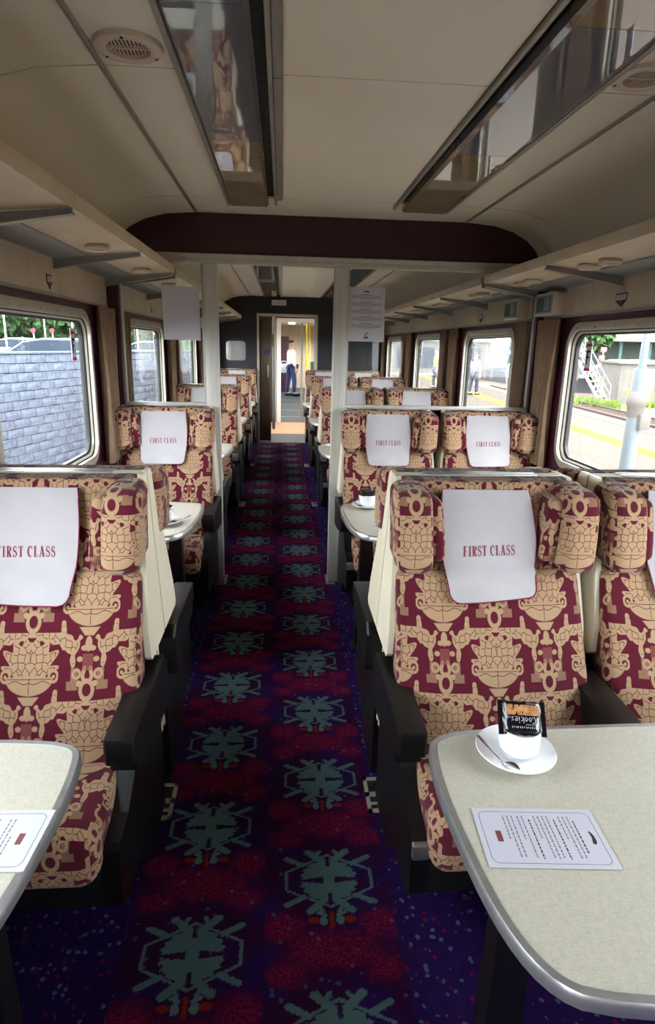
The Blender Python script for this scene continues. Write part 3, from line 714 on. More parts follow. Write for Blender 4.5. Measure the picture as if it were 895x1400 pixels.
def seat(x, y, rz, left, right, label, latch=None, ash=()):
    """left/right: arm kind on local -x / +x side: 'aisle', 'mid', 'wall', None"""
    r = empty('train_seat', (x, y, 0), rz, label=label, cat='seat', group='damask train seats')
    inst(ME['base'], 'base', r); inst(ME['shell'], 'shell', r); inst(ME['rail'], 'top_trim', r)
    inst(ME['cush'], 'seat_cushion', r); inst(ME['back'], 'back_cushion', r); h = inst(ME['head'], 'headrest', r)
    for sg in (-1, 1): inst(ME['wing', sg], 'wing', r); inst(ME['ear', sg], 'ear_pad', r)
    for sg, k in ((-1, left), (1, right)):
        if not k: continue
        w = .085 if k == 'mid' else .075; x0 = -.248-w if sg < 0 else .248
        a = inst(ME['arm', 'w' if k == 'mid' else 'n'], 'armrest', r, (x0, 0, 0))
        if k in ash: inst(ME['ash'], 'ashtray', a, (w/2-.0275, 0, 0), label='silver ashtray cover')
        sx = -.290 if sg < 0 else (.245 if k != 'mid' else .29)
        sp = inst(ME['side'], 'side_panel', r, (sx, 0, 0))
        if k == 'aisle' and latch: inst(ME['latch'], 'latch', sp, (.0, 0, 0))
    return r
# antimacassar
def cloth_y(x, z):
    t = max(0, (.935-z)/.08)
    tb = (z-.43)/.506; yb = -.362+.235*tb-.055-.018*math.sin(math.pi*min(1, max(0, tb)))-.010
    y = (-.188+.078*(z-.925)/.266 if z > .935 else min(-.188, yb))-.004*math.cos(x*9)+.003*math.sin(x*22+z*13)-.002*math.sin(z*38)
    if z > 1.14: y += ((z-1.14)/.03)**2*.010
    return y
def amac_mesh(var):
    sk = [0, .012, -.010, .004][var]; halfw = lambda v: .132+.012*math.sin(math.pi*min(1, (1-v)*1.15))-(0 if v*.318 > .03 else .03-math.sqrt(max(0, .03**2-(.03-v*.318)**2)))
    def f(u, v, off):
        v = v**1.7; z = .862+v*.304; x = (u-.5)*2*halfw(v)+sk*(1-v)*1.2; zz = z+ sk*2*(u-.5)*.5*(1-v)
        return (x, cloth_y(x, zz)+off, zz)
    c = MB(); c.grid(lambda u, v: f(u, v, 0), 14, 22); c.grid(lambda u, v: f(u, v, .003), 14, 22)
    nf = 14*22
    for i in range(nf, 2*nf): c.f[i] = c.f[i][::-1]
    me = c.mesh('antimacassar', MAT['cloth'], 60)
    e = MB(); path = [f(0, v/14, -.0005) for v in range(14, -1, -1)]+[f(u/14, 0, -.0005) for u in range(1, 15)]+[f(1, v/14, -.0005) for v in range(1, 15)]
    e.tube(path, .0019, 5); ed = e.mesh('edging', MAT['maroon_ink'], 60)
    q, W = word('FIRST CLASS', .030, .09, .80); t = MB(); an = sk*1.4
    for poly in q:
        P = []
        for a, b in poly:
            a2, b2 = a*math.cos(an)-b*math.sin(an), a*math.sin(an)+b*math.cos(an)
            xx, zz = a2+sk*.6, .980+b2; P.append((xx, cloth_y(xx, zz)-.0012, zz))
        t.add(P, [(0, 1, 2, 3)])
    lt_ = t.mesh('embroidered_words', MAT['maroon_ink'], 0)
    return me, ed, lt_
AM = [amac_mesh(i) for i in range(4)]
def amac(x, y, var, label):
    o = inst(AM[var][0], 'antimacassar', None, (x, y, 0), label=label, cat='headrest cover', group='white headrest covers')
    inst(AM[var][1], 'edging', o, label='thin maroon edging'); inst(AM[var][2], 'embroidered_words', o, label='maroon serif lettering FIRST CLASS')
    return o
OR = ['nearest', 'second', 'third', 'fourth', 'fifth']
rowY = [1.86, 3.94, 6.07, 8.175, 10.18]
for k, y in enumerate(rowY):
    dx = 0 if k == 0 else .045
    sv = ('mid', 'wall') if k < 2 else ('aisle', 'mid', 'wall')
    w = 'screen' if k == 1 else ''
    tail = ['nearest row', 'row right before the glass screen', 'first row beyond the screen', 'second row beyond the screen', 'last row by the bulkhead'][k]
    seat(-.685-dx*.55, y, 0, 'wall', 'aisle', 'single damask left seat facing the camera, '+tail, ash=sv)
    seat(.622+dx, y, 0, 'aisle', 'mid', 'right-hand damask aisle seat facing the camera, '+tail, latch=True, ash=sv)
    seat(1.256+dx, y, 0, None, 'wall', 'right-hand damask window seat facing the camera, '+tail, ash=sv)
    amac(-.71-(.0 if k == 0 else .01), y-.006, [2, 0, 3, 0, 0][k], 'white FIRST CLASS cover on the single left seat '+tail)
    amac(.607+dx*1.2, y-.006, [1, 0, 3, 0, 0][k], 'white FIRST CLASS cover on the right-hand aisle seat '+tail)
    amac(1.245+dx*1.2, y-.006, [0, 3, 0, 0, 0][k], 'white FIRST CLASS cover on the right-hand window seat '+tail)
    if k < 4:
        yy = y-.004
        tl = ['behind the nearest row', 'just behind the glass screen', 'behind the first row past the screen', 'behind the second row past the screen'][k]
        if k == 1: yy = y+.042
        seat(-.685-dx*.55, yy, math.pi, 'aisle', 'wall', 'single damask left seat facing away, '+tl)
        seat(.622+dx, yy, math.pi, 'mid', 'aisle', 'right-hand damask aisle seat facing away, '+tl)
        seat(1.256+dx, yy, math.pi, 'wall', None, 'right-hand damask window seat facing away, '+tl)
        # floor fixing plates beside the pedestals
        for s_, nm in ((1, 'right'), (-1, 'left')):
            xx = .335 if s_ > 0 else -.405
            pl = MB(); a0, a1, b0, b1 = -.03, .03, -.09, .09
            pl.box(a0, a1, b0, b0+.018, 0, .004); pl.box(a0, a1, b1-.018, b1, 0, .004); pl.box(*( (a0, a0+.014) if s_ > 0 else (a1-.014, a1)), b0, b1, 0, .004); pl.box(a0, a1, -.012, .012, 0, .004); pl.box(a0+.01, a1-.008, -.052, -.040, 0, .004)
            o = pl.build('floor_plate', MAT['plate'] if 'plate' in MAT else MAT.setdefault('plate', mat('worn_plate_metal', srgb(176, 174, 160), .45, .3)), None, smooth=0)
            o.location = (xx, yy+.0, .0005); tag(o, 'slotted metal floor plate at the foot of seats right of the aisle, %s pair' % OR[k] if s_ > 0 else 'slotted metal floor plate at the foot of seats left of the aisle, %s pair' % OR[k], 'floor plate', 'floor fixing plates')
            MB().box(a0+.002, a1-.002, b0+.002, b1-.002, 0, .0015).build('dark_recess', MAT['dark'], o, smooth=0)

# ------------------------------------------------------------------ tables
def table_outline(L, hy, side):
    """aisle end at u=0 growing to L (towards the wall)"""
    P = []
    def bez(p0, p1, p2, p3, n=10):
        return [tuple((1-t)**3*a+3*(1-t)**2*t*b+3*(1-t)*t*t*c+t**3*d for a, b, c, d in zip(p0, p1, p2, p3)) for t in [i/n for i in range(n)]]
    P += bez((L, -hy), (.4, -hy-.002), (.20, -hy), (.095, -hy+.035), 8)
    P += bez((.095, -hy+.035), (.03, -hy+.065), (.012, -.16), (.003, -.02), 10)
    P += bez((.003, -.02), (-.006, .10), (-.004, .17), (.006, hy-.085), 8)
    P += bez((.006, hy-.085), (.012, hy-.04), (.03, hy-.03), (.075, hy-.016), 6)
    P += bez((.075, hy-.016), (.16, hy), (.3, hy+.003), (L, hy+.003), 8)
    P.append((L, hy+.003)); return [(side*u, v) for u, v in P]
def scale_in(P, d):
    out = []; n = len(P)
    for i in range(n):
        a = P[i-1]; b = P[(i+1) % n]; dx, dy = b[0]-a[0], b[1]-a[1]; l = math.hypot(dx, dy) or 1; nx, ny = -dy/l, dx/l
        ar = sum(P[k][0]*P[(k+1) % n][1]-P[(k+1) % n][0]*P[k][1] for k in range(n))
        sg = 1 if ar > 0 else -1; out.append((P[i][0]+nx*d*sg, P[i][1]+ny*d*sg))
    return out
def make_table(side, L, label):
    r = empty('table', (0, 0, 0), label=label, cat='table', group='pale laminate tables')
    P = table_outline(L, .325, side); Q = scale_in(P, .016); n = len(P); vs = []; zs = [(P, .695), (P, .712), (scale_in(P, .004), .719), (Q, .7195), (Q, .695)]
    for R_, z in zs: vs += [(a, b, z) for a, b in R_]
    fs = [(q*n+i, (q*n+(i+1) % n), (q+1)*n+(i+1) % n, (q+1)*n+i) for q in range(4) for i in range(n)]
    if side < 0: fs = [f[::-1] for f in fs]
    e = MB(); e.add(vs, fs); e.build('edge_trim', MAT['trim'], r)
    MB().prism(Q, .696, .7185, 'z').build('table_top', MAT['laminate'], r, smooth=0)
    l = MB(); x = side*.12; l.add([(x-.045, -.03, .01), (x+.045, -.03, .01), (x+.045, .03, .01), (x-.045, .03, .01), (x-.028, -.025, .697), (x+.028, -.025, .697), (x+.028, .025, .697), (x-.028, .025, .697)], [(0,3,2,1),(4,5,6,7),(0,1,5,4),(1,2,6,5),(2,3,7,6),(3,0,4,7)])
    l.build('leg', MAT['black'], r, smooth=0)
    f = MB(); f.rbox(x-.06, x+.06, -.05, .05, 0, .014, .004, 1); f.build('foot', MAT['black'], r)
    return r
tl = make_table(-1, .615, 'pale table left of the aisle nearest the camera, with a printed card'); tl.location = (-.415, .895, 0)
tr_ = make_table(1, 1.30, 'large pale table right of the aisle nearest the camera, set with cup'); tr_.location = (.318, .895, 0)
tn = ['in the bay before the glass screen', 'in the first bay beyond the glass screen', 'in the second bay beyond the glass screen', 'in the last bay before the far bulkhead']
for k, t in enumerate(tn):
    a = copy_tree(tl, None, (-.415, 3.0+2.11*k, 0), label='small pale table left of the aisle '+t); a.scale = (1, 1.05, 1)
    a = copy_tree(tr_, None, (.318, 3.0+2.11*k, 0), label='pale table right of the aisle '+t); a.scale = (1, 1.05, 1)

# ---- crockery
def saucer(p, label):
    m = MB(); m.lathe([(.0, .004), (.028, .004), (.03, .006), (.055, .010), (.078, .0165), (.084, .0185), (.085, .0165), (.078, .0125), (.055, .005), (.034, .001), (.03, .0), (.0, .0)], 48, cap=False)
    o = m.build('saucer', MAT['china'], None); o.location = p; return tag(o, label, 'saucer', 'white saucers')
def cup(p, label, rz=0):
    m = MB(); m.lathe([(0, 0), (.027, 0), (.029, .003), (.037, .007), (.0425, .016), (.0440, .028), (.0440, .063), (.0445, .065), (.0425, .065), (.0418, .028), (.039, .012), (.0, .006)], 40, cap=False)
    o = m.build('cup', MAT['china'], None); o.location = p; o.rotation_euler = (0, 0, rz)
    h = MB(); h.tube([(.042, 0, .052), (.056, 0, .054), (.066, 0, .044), (.066, 0, .030), (.056, 0, .020), (.041, 0, .020)], .0042, 8, flat=.7); h.build('handle', MAT['china'], o)
    return tag(o, label, 'cup', 'white coffee cups')
def spoon(p, rz, label, ry=.28):
    root = empty('teaspoon', p, rz, label=label, cat='spoon', group='teaspoons')
    L = .075; h = MB()
    def at(d): return (d*math.cos(ry), 0, d*math.sin(ry))
    n = 8; prof = [.0026, .0022, .002, .002, .0024, .003, .0036, .004, .0036]
    h.tube([(.018, 0, .0015)]+[tuple(Vector((.018, 0, .0015))+Vector(at(L*i/n))) for i in range(1, n+1)], prof, 8, flat=.5); h.build('handle', MAT['steel'], root)
    b = MB(); b.grid(lambda u, v: ((v-.5)*.042, math.sin(math.pi*min(.999, max(.001, v)))**.7*(u-.5)*.026, .0052*(2*abs(u-.5))**2*math.sin(math.pi*v)+.0012), 8, 10)
    b.grid(lambda u, v: ((v-.5)*.042, math.sin(math.pi*min(.999, max(.001, v)))**.7*(.5-u)*.026, .0052*(2*abs(u-.5))**2*math.sin(math.pi*v)+.0002), 8, 10); b.build('bowl', MAT['steel'], root)
    return root
MAT['wrap'] = mat('glossy_black_wrapper', srgb(14, 14, 16), .22, spec=.7); MAT['biscuit'] = grained('biscuit_photo_print', srgb(150, 96, 56), srgb(206, 156, 108), 90, .3)
def packet(p, rz, rx, label, print_=True):
    """black foil biscuit packet: pillow body with crimped ends"""
    root = empty('biscuit_packet', p, rz, label=label, cat='biscuit packet', group='black biscuit packets'); root.rotation_euler = (rx, 0, rz)
    W, D, Hh = .041, .035, .011; rr = random.Random(3)
    def pil(P):
        e = min(1, (1-abs(P.x)/W)*3.2+.10); w = .0012*math.sin(P.x*420+P.y*160); return (P.x, P.y*(1+.03*math.sin(P.x*300)), P.z*e+w)
    b = MB(); b.rbox(-W, W, -D, D, -Hh, Hh, .009, 2, 9, pil); body = b.build('foil_body', MAT['wrap'], root)
    for sg in (-1, 1):
        c = MB(); n = 16
        c.grid(lambda u, v: (sg*(W-.002+v*.011), (u-.5)*D*2.05, .0016*math.sin(u*50)+.0008), n, 3); c.grid(lambda u, v: (sg*(W-.002+v*.011), (.5-u)*D*2.05, .0016*math.sin((1-u)*50)+.0002), n, 3)
        c.build('crimped_end', MAT['wrap'], root)
    if print_:
        q = MB(); q.rbox(-.034, .034, .004, .026, .0095, .0125, .002, 2, 3, lambda P: (P.x, P.y, P.z*1.0-.0006+.0008*math.sin(P.x*150))); q.build('biscuit_picture', MAT['biscuit'], body)
        t = MB(); rr = random.Random(5)
        # white script word and a line of small capitals, upside down to the reader
        def st(pts, w, z=.0128):
            for a in strip(pts, w): t.add([(u, v, z) for u, v in a], [(0, 1, 2, 3)])
        x = .026
        LT_ = {'C': [[(.6, .9), (.2, 1), (0, .5), (.2, 0), (.6, .1)]], 'o': [[(.25, .7), (0, .35), (.25, 0), (.5, .35), (.25, .7)]], 'k': [[(0, 0), (0, 1)], [(.45, .7), (0, .3), (.45, 0)]], 'i': [[(.1, 0), (.1, .65)], [(.1, .85), (.1, 1)]], 'e': [[(0, .38), (.45, .38), (.4, .65), (.1, .65), (0, .3), (.15, 0), (.45, .05)]], 's': [[(.4, .65), (.05, .6), (.4, .15), (0, .02)]]}
        for ch in 'Cookies':
            for pl_ in LT_[ch]: st([(x-a*.0115, .0005-b*.0125) for a, b in pl_], .0013)
            x -= .0045 if ch == 'i' else .0082
        for k in range(14): st([(.032-.0042*k, -.019), (.032-.0042*k-.0026*rr.random(), -.0225)], .0012)
        for k in range(5): st([(.024-.004*k, -.0135), (.024-.004*k-.002, -.0158)], .0011)
        st([(-.036, .028), (-.036, -.02)], .0022)
        for k in range(6): st([(.028-.0035*k, .0295), (.026-.0035*k, .0275)], .001)
        t.build('white_lettering', MAT['paper'], body, smooth=0)
    return root
TZ = .7195
saucer((.508, 1.115, TZ), 'white saucer under the cup on the large near right table')
cup((.515, 1.118, TZ+.006), 'white cup on saucer on the large near right table', 1.2)
packet((.514, 1.116, TZ+.090), math.radians(-9), math.radians(48), 'black biscuit packet leaning on the cup on the near right table')
spoon((.478, 1.058, TZ+.011), math.radians(127), 'teaspoon resting on the saucer of the near right table', .40)
saucer((.470, 3.235, TZ), 'white saucer on the right table before the glass screen'); cup((.470, 3.235, TZ+.006), 'white cup on the right table before the glass screen', 2.2)
packet((.463, 3.235, TZ+.081), .2, math.radians(10), 'black biscuit packet lying on the cup before the glass screen, right', False)
spoon((.420, 3.21, TZ+.012), 2.0, 'teaspoon on the saucer of the right table before the glass screen')
saucer((-.575, 2.905, TZ), 'white saucer on the small left table before the glass screen'); cup((-.58, 2.91, TZ+.006), 'white cup on the small left table before the glass screen', .8)
packet((-.585, 2.91, TZ+.081), -.3, math.radians(8), 'black biscuit packet lying on the cup of the small left table', False)
spoon((-.520, 2.885, TZ+.012), .6, 'teaspoon on the saucer of the small left table')
saucer((.50, 7.42, TZ), 'white saucer on the right table in second bay beyond the screen'); cup((.50, 7.42, TZ+.006), 'white cup on the right table in second bay beyond the screen')
packet((.50, 7.42, TZ+.081), .4, .1, 'black biscuit packet on the cup in second bay beyond the screen', False)
saucer((.46, 5.30, TZ), 'empty white saucer on the right table in first bay beyond the screen')

# ---- printed cards
def card(p, ax, ay, w, h, label, cat='card', name='menu_card', poster=False):
    """flat card: p = lower-left corner (of the reading direction), ax = reading direction, ay = up direction"""
    p = Vector(p); ax = Vector(ax).normalized(); ay = Vector(ay).normalized(); nz = ax.cross(ay)
    root = empty(name, p+ax*w/2+ay*h/2, label=label, cat=cat); o0 = root.location
    def P(u, v, t): return tuple(p+ax*u+ay*v+nz*t-o0)
    def slab(mb, u0, u1, v0, v1, t0, t1, mi=0):
        vs = [P(u0,v0,t0),P(u1,v0,t0),P(u1,v1,t0),P(u0,v1,t0),P(u0,v0,t1),P(u1,v0,t1),P(u1,v1,t1),P(u0,v1,t1)]
        mb.add(vs, [(0,3,2,1),(4,5,6,7),(0,1,5,4),(1,2,6,5),(2,3,7,6),(3,0,4,7)], mi)
    s = MB(); slab(s, 0, w, 0, h, 0, .0008); sheet = s.build('sheet', MAT['paper'], root, smooth=0)
    if poster == 'blank': return root
    t = MB(); rr = random.Random(11 if poster else 4)
    def words(v, u0, u1, hh, dark=0):
        u = u0
        while u < u1-.002:
            l = min(rr.uniform(.0035, .010)*(w/.15), u1-u); slab(t, u, u+l*.85, v, v+hh, .0009, .0010, dark); u += l+.0012
    m_ = w*.07; b = rrect(m_, w-m_, m_, h-m_, w*.03 if poster else w*.09, 5); b2 = b+[b[0]]
    for q in strip(b2, .0009 if not poster else .0006): t.add([P(u, v, .0009) for u, v in q], [(0, 1, 2, 3)], 1 if not poster else 0)
    if poster:
        v = h*.86
        for blk in range(5):
            words(v, w*.34, w*.66, .0032, 1); v -= h*.022
            for k in range(4): words(v, w*(.1 if k < 3 else .3), w*(.9 if k < 3 else .7), .0026); v -= h*.019
            v -= h*.035
        q = arc(w/2, h*.90, w*.07, h*.022, 20, 160, 8)
        for a in strip(q, .007): t.add([P(u, vv, .0009) for u, vv in a], [(0, 1, 2, 3)], 1)
        for a in strip(arc(w/2, h*.13, w*.065, w*.065, 0, 360, 14), .0012): t.add([P(u, vv, .0009) for u, vv in a], [(0, 1, 2, 3)], 2)
        for a in strip([(w*.47, h*.11), (w*.52, h*.15), (w*.53, h*.16)], .007): t.add([P(u, vv, .0009) for u, vv in a], [(0, 1, 2, 3)], 2)
        slab(t, w*.44, w*.56, h*.045+.004, h*.045+.016, .0009, .0011, 2)
    else:
        v = h*.80
        words(v, w*.22, w*.78, .0026, 1); v -= .0075
        for n_, dk in ((3, 0), (1, 1), (4, 0), (1, 1), (2, 0), (3, 0)):
            for k in range(n_):
                words(v, w*(.14 if not dk else .2), w*(.86 if k < n_-1 or n_ == 1 else .55), .0021 if not dk else .0025, dk); v -= h*.036
            v -= h*.013
        q = arc(w/2, h*.875, w*.12, h*.03, 25, 150, 8)
        for i, a in enumerate(strip(q, [.004, .007, .008, .007, .006, .006, .005, .004, .003])): t.add([P(u, vv, .0009) for u, vv in a], [(0, 1, 2, 3)], 1)
        slab(t, w*.41, w*.59, h*.135, h*.18, .0009, .0011, 2)
        slab(t, w*.41, w*.59, h*.15, h*.154, .0012, .0013, 0)
    t.build('printing', [MAT['ink'], MAT['ink2'], MAT['redpanel']], sheet, smooth=0)
    return root
MAT['redpanel'] = mat('dark_red_print', srgb(120, 50, 48), .7)
a = Vector((.366, .962, 0)); b = Vector((.596, .946, 0)); c_ = Vector((.582, .809, 0)); d_ = Vector((.352, .82, 0))
# reads with its head towards the window: reading direction runs away from... towards the camera side
upv = (b-a).normalized()*1.0; rd = Vector((upv.y, -upv.x, 0))
card(Vector((.364, .962, TZ)), rd, upv, .140, .228, 'printed card with rounded border on the large near right table')
up2 = Vector((-.999, .03, 0)); rd2 = Vector((up2.y, -up2.x, 0))
card(Vector((-.424, .852, TZ)), rd2, up2, .140, .228, 'printed card lying at the edge of near left table')
card(Vector((.495, 2.97, TZ)), (0, -1, 0), (1, 0, 0), .11, .17, 'small folded white card on the right table before the glass screen')
MAT['blueplastic'] = mat('pale_blue_plastic', srgb(70, 180, 215), .3)
bs = MB(); bs.prism([(0, 0), (.05, -.022), (.12, -.02), (.14, .0), (.10, .012), (.03, .014)], TZ+.0004, TZ+.0012, 'z'); o = bs.build('blue_slip', MAT['blueplastic'], None, smooth=0); o.location = (.445, 2.865, 0)
tag(o, 'bright blue slip in front of the small white card, right table', 'paper')
# posters on the screen glass
yp = YP-.0045
card((-.722, yp, 1.588), (1, 0, -.01), (-.01, 0, 1), .222, .312, 'blank pale sheet hung on left pane of the glass screen', 'poster', 'blank_sheet', 'blank')
card((.408, yp, 1.604), (1, 0, -.006), (-.02, 0, 1), .228, .322, 'printed notice hung on right pane of the glass screen', 'poster', 'notice', True)

# ------------------------------------------------------------------ far bulkhead, vestibule and the next coach
DW = (-.385, .545, 2.03)
w = MB(); w.box(XL-.07, DW[0], YB, YB+.06, 0, 2.45); w.box(DW[1], XR+.07, YB, YB+.06, 0, 2.45); w.box(DW[0], DW[1], YB, YB+.06, DW[2], 2.45)
wb = w.build('wall_bulkhead', MAT['navy'], kind='structure', smooth=0)
t = MB(); t.box(DW[0]-.02, DW[0]+.015, YB-.02, YB+.08, 0, DW[2]+.02); t.box(DW[1]-.03, DW[1]+.02, YB-.02, YB+.08, 0, DW[2]+.02); t.box(DW[0], DW[1], YB-.02, YB+.08, DW[2]-.02, DW[2]+.02)
t.build('trim_1', MAT['alu2'], kind='structure', smooth=0)
w = MB(); w.box(XL-.07, XR+.07, Y0-.06, Y0, 0, 2.5); w.build('wall_rear', MAT['beige'], kind='structure', smooth=0)
d = empty('door_1', (DW[0], YB+.1, 0), kind='structure')
MB().rbox(.03, .20, 0, .04, .01, 2.0, .006, 1).build('door_leaf', MAT['brown'], d)
MB().box(.10, .19, -.004, 0, 1.42, 1.50).build('blue_sign', MAT['bluesign'] if 'bluesign' in MAT else MAT.setdefault('bluesign', mat('blue_sign', srgb(40, 60, 110), .4)), d, smooth=0)
MB().rbox(.145, .165, -.03, 0, 1.05, 1.25, .006, 1).build('handle', MAT['alu'], d)
MB().box(-.03, .03, .0, .03, .01, 2.0).build('door_edge', MAT['dark'], d, smooth=0)
sg_ = empty('exit_sign_box', (-.055, YB-.001, 2.215), label='small white box above the far doorway', cat='sign')
MB().rbox(-.115, .115, -.05, 0, -.04, .04, .006, 1).build('case', MAT['vent'], sg_); MB().box(-.09, .09, -.052, -.05, -.025, .025).build('face', MAT['paper'], sg_, smooth=0)
mr = MB(); mr.prism([(x*1.0, z) for x, z in rrect(-.155, .155, -.15, .15, .05, 5)], -.012, 0, 'y'); o = mr.build('wall_mirror', MAT['steel'], None); o.location = (-.74, YB-.001, 1.47); tag(o, 'rounded mirror on the dark bulkhead left of the far doorway', 'mirror')
YN = 13.0
MB().box(XL, XR, YB, 11.25, -.06, -.002).build('trim_2', MAT['lino'], kind='structure', smooth=0)
MB().box(XL, XR, 11.25, YN, -.06, .0).build('trim_3', MAT['tread'], kind='structure', smooth=0)
w = MB(); w.box(-.75, -.70, YB+.06, 10.75, 0, 2.4); w.box(-.75, -.70, 10.75, 12.4, 0, .9); w.box(-.75, -.70, 10.75, 12.4, 1.9, 2.4); w.box(-.75, -.70, 12.4, YN, 0, 2.4); v1 = w.build('wall_vestibule_left', MAT['white'], kind='structure', smooth=0)
w = MB(); w.box(1.2, 1.25, YB+.06, 10.9, 0, 2.4); w.box(1.2, 1.25, 10.9, 11.9, 0, .9); w.box(1.2, 1.25, 10.9, 11.9, 1.9, 2.4); w.box(1.2, 1.25, 11.9, YN, 0, 2.4); w.build('wall_vestibule_right', MAT['white'], kind='structure', smooth=0)
MB().box(-.75, 1.25, YB+.06, YN, 2.3, 2.36).build('ceiling_vestibule', MAT['ceil'], kind='structure', smooth=0)
lf = empty('door_2', (-.14, 10.75, 0), kind='structure'); MB().rbox(-.03, .02, 0, .5, .15, 2.03, .006, 1).build('door_leaf', MAT['white'], lf); MB().box(-.031, -.005, -.004, 0, 1.55, 1.75).build('yellow_sign', MAT['yellow'], lf, smooth=0)
# far end wall with doorway and light frame
F0, F1, FT = -.03, .66, 2.02
w = MB(); w.box(-.75, F0-.09, YN, YN+.06, 0, 2.4); w.box(F1+.09, 1.25, YN, YN+.06, 0, 2.4); w.box(F0-.09, F1+.09, YN, YN+.06, FT+.08, 2.4); w.build('wall_vestibule_end', MAT['dark'], kind='structure', smooth=0)
t = MB(); t.box(F0-.09, F0, YN-.03, YN+.1, 0, FT+.08); t.box(F1, F1+.09, YN-.03, YN+.1, 0, FT+.08); t.box(F0, F1, YN-.03, YN+.1, FT, FT+.08); t.build('trim_4', MAT['white'], kind='structure', smooth=0)
gp = MB(); gp.box(.385, .42, YN+.02, YN+.05, 0, FT); o = gp.build('grab_post', MAT['alu'], None, smooth=0); tag(o, 'grey upright post in the far vestibule doorway', 'post')
# next coach
YE = 24.0
MB().box(XL, XR, YN, YE, -.06, -.001).build('trim_5', MAT['lino2'] if 'lino2' in MAT else MAT.setdefault('lino2', mat('dark_green_floor', srgb(48, 60, 62), .5)), kind='structure', smooth=0)
for k in range(6):
    MB().box(-.5, 1.1, 14.0+1.5*k, 14.06+1.5*k, -.001, .002).build('trim_%d' % (6+k), MAT['alu'], kind='structure', smooth=0)
for nm, xa in (('left', XL-.06), ('right', XR)):
    w = MB(); w.box(xa, xa+.06, YN, YE, 0, .85); w.box(xa, xa+.06, YN, YE, 1.75, 2.4)
    for k in range(6): w.box(xa, xa+.06, YN+k*2.1, YN+k*2.1+.6, .85, 1.75)
    w.build('wall_next_coach_'+nm, MAT['beige'], kind='structure', smooth=0)
MB().box(XL, XR, YN, YE, 2.3, 2.36).build('ceiling_next_coach', MAT['ceil'], kind='structure', smooth=0)
MB().box(XL, XR, YE, YE+.05, 0, 2.4).build('wall_next_coach_end', MAT['beige'], kind='structure', smooth=0)
for k, y in enumerate((14.2, 17.2, 20.2)):  # invented strip lamps, added to brighten the next coach
    l = empty('added_ceiling_lamp', (.3, y, 2.3), label='added strip lamp on the next coach ceiling, %s from the doorway' % ['first', 'second', 'third'][k], cat='lamp', group='added lamps in the next coach')
    MB().rbox(-.12, .12, -.6, .6, -.04, 0, .01, 1).build('added_lamp_body', MAT['white'], l); MB().rbox(-.1, .1, -.58, .58, -.055, -.04, .006, 1).build('added_lamp_cover', MAT['lamp'], l)
pn = MB(); pn.box(-.25, .22, 21.6, 21.66, 0, 1.86); o = pn.build('brown_door', MAT['header'], None, smooth=0); tag(o, 'dark red door panel behind the man in the next coach', 'door')
for i, (x, y) in enumerate(((.655, 17.0), (.80, 18.6))):
    p = MB(); p.tube([(x, y, 0), (x, y, 2.3)], .028, 10); p.tube([(x, y, 1.35), (x-.02, y-.12, 1.3), (x-.02, y-.3, 1.3), (x, y-.35, 1.2)], .02, 8); o = p.build('grab_pole', MAT['yellow'], None); tag(o, 'yellow grab pole in the next coach, %s' % ('nearer one' if i == 0 else 'further one'), 'pole', 'yellow grab poles')
MAT['seatgreen'] = mat('dark_green_seat', srgb(40, 62, 64), .8)
for k in range(3):
    for sx, nm in ((-.62, 'left'), (1.05, 'right')):
        b = MB(); b.rbox(-.22, .22, -.1, .1, .3, 1.1, .04, 2); b.rbox(-.22, .22, -.55, -.02, .3, .46, .04, 2); b.box(-.2, .2, -.45, .05, 0, .3); o = b.build('next_coach_seat', MAT['seatgreen'], None); o.location = (sx, 15.5+2.0*k, 0)
        tag(o, 'dark green seat %s of the aisle in the next coach, %s row' % (nm, OR[k]), 'seat', 'dark seats in the next coach')

# ------------------------------------------------------------------ people
MAT['skin'] = mat('skin', srgb(196, 150, 128), .6); MAT['hair'] = mat('dark_hair', srgb(40, 30, 26), .7)
def skin_obj(name, verts, edges, radii, m, parent=None, root=0, sub=2):
    me = bpy.data.meshes.new(name); me.from_pydata(verts, edges, []); me.update(); o = bpy.data.objects.new(name, me); COL.objects.link(o); me.materials.append(m)
    md = o.modifiers.new('skin', 'SKIN'); md.use_smooth_shade = True
    if not me.skin_vertices:
        bm = bmesh.new(); bm.from_mesh(me); bm.verts.layers.skin.verify(); bm.to_mesh(me); bm.free()
    sv = me.skin_vertices[0]
    for i, r in enumerate(radii): sv.data[i].radius = (r, r) if not isinstance(r, tuple) else r
    sv.data[root].use_root = True
    ss = o.modifiers.new('sub', 'SUBSURF'); ss.levels = sub; ss.render_levels = sub
    if parent: o.parent = parent
    return o
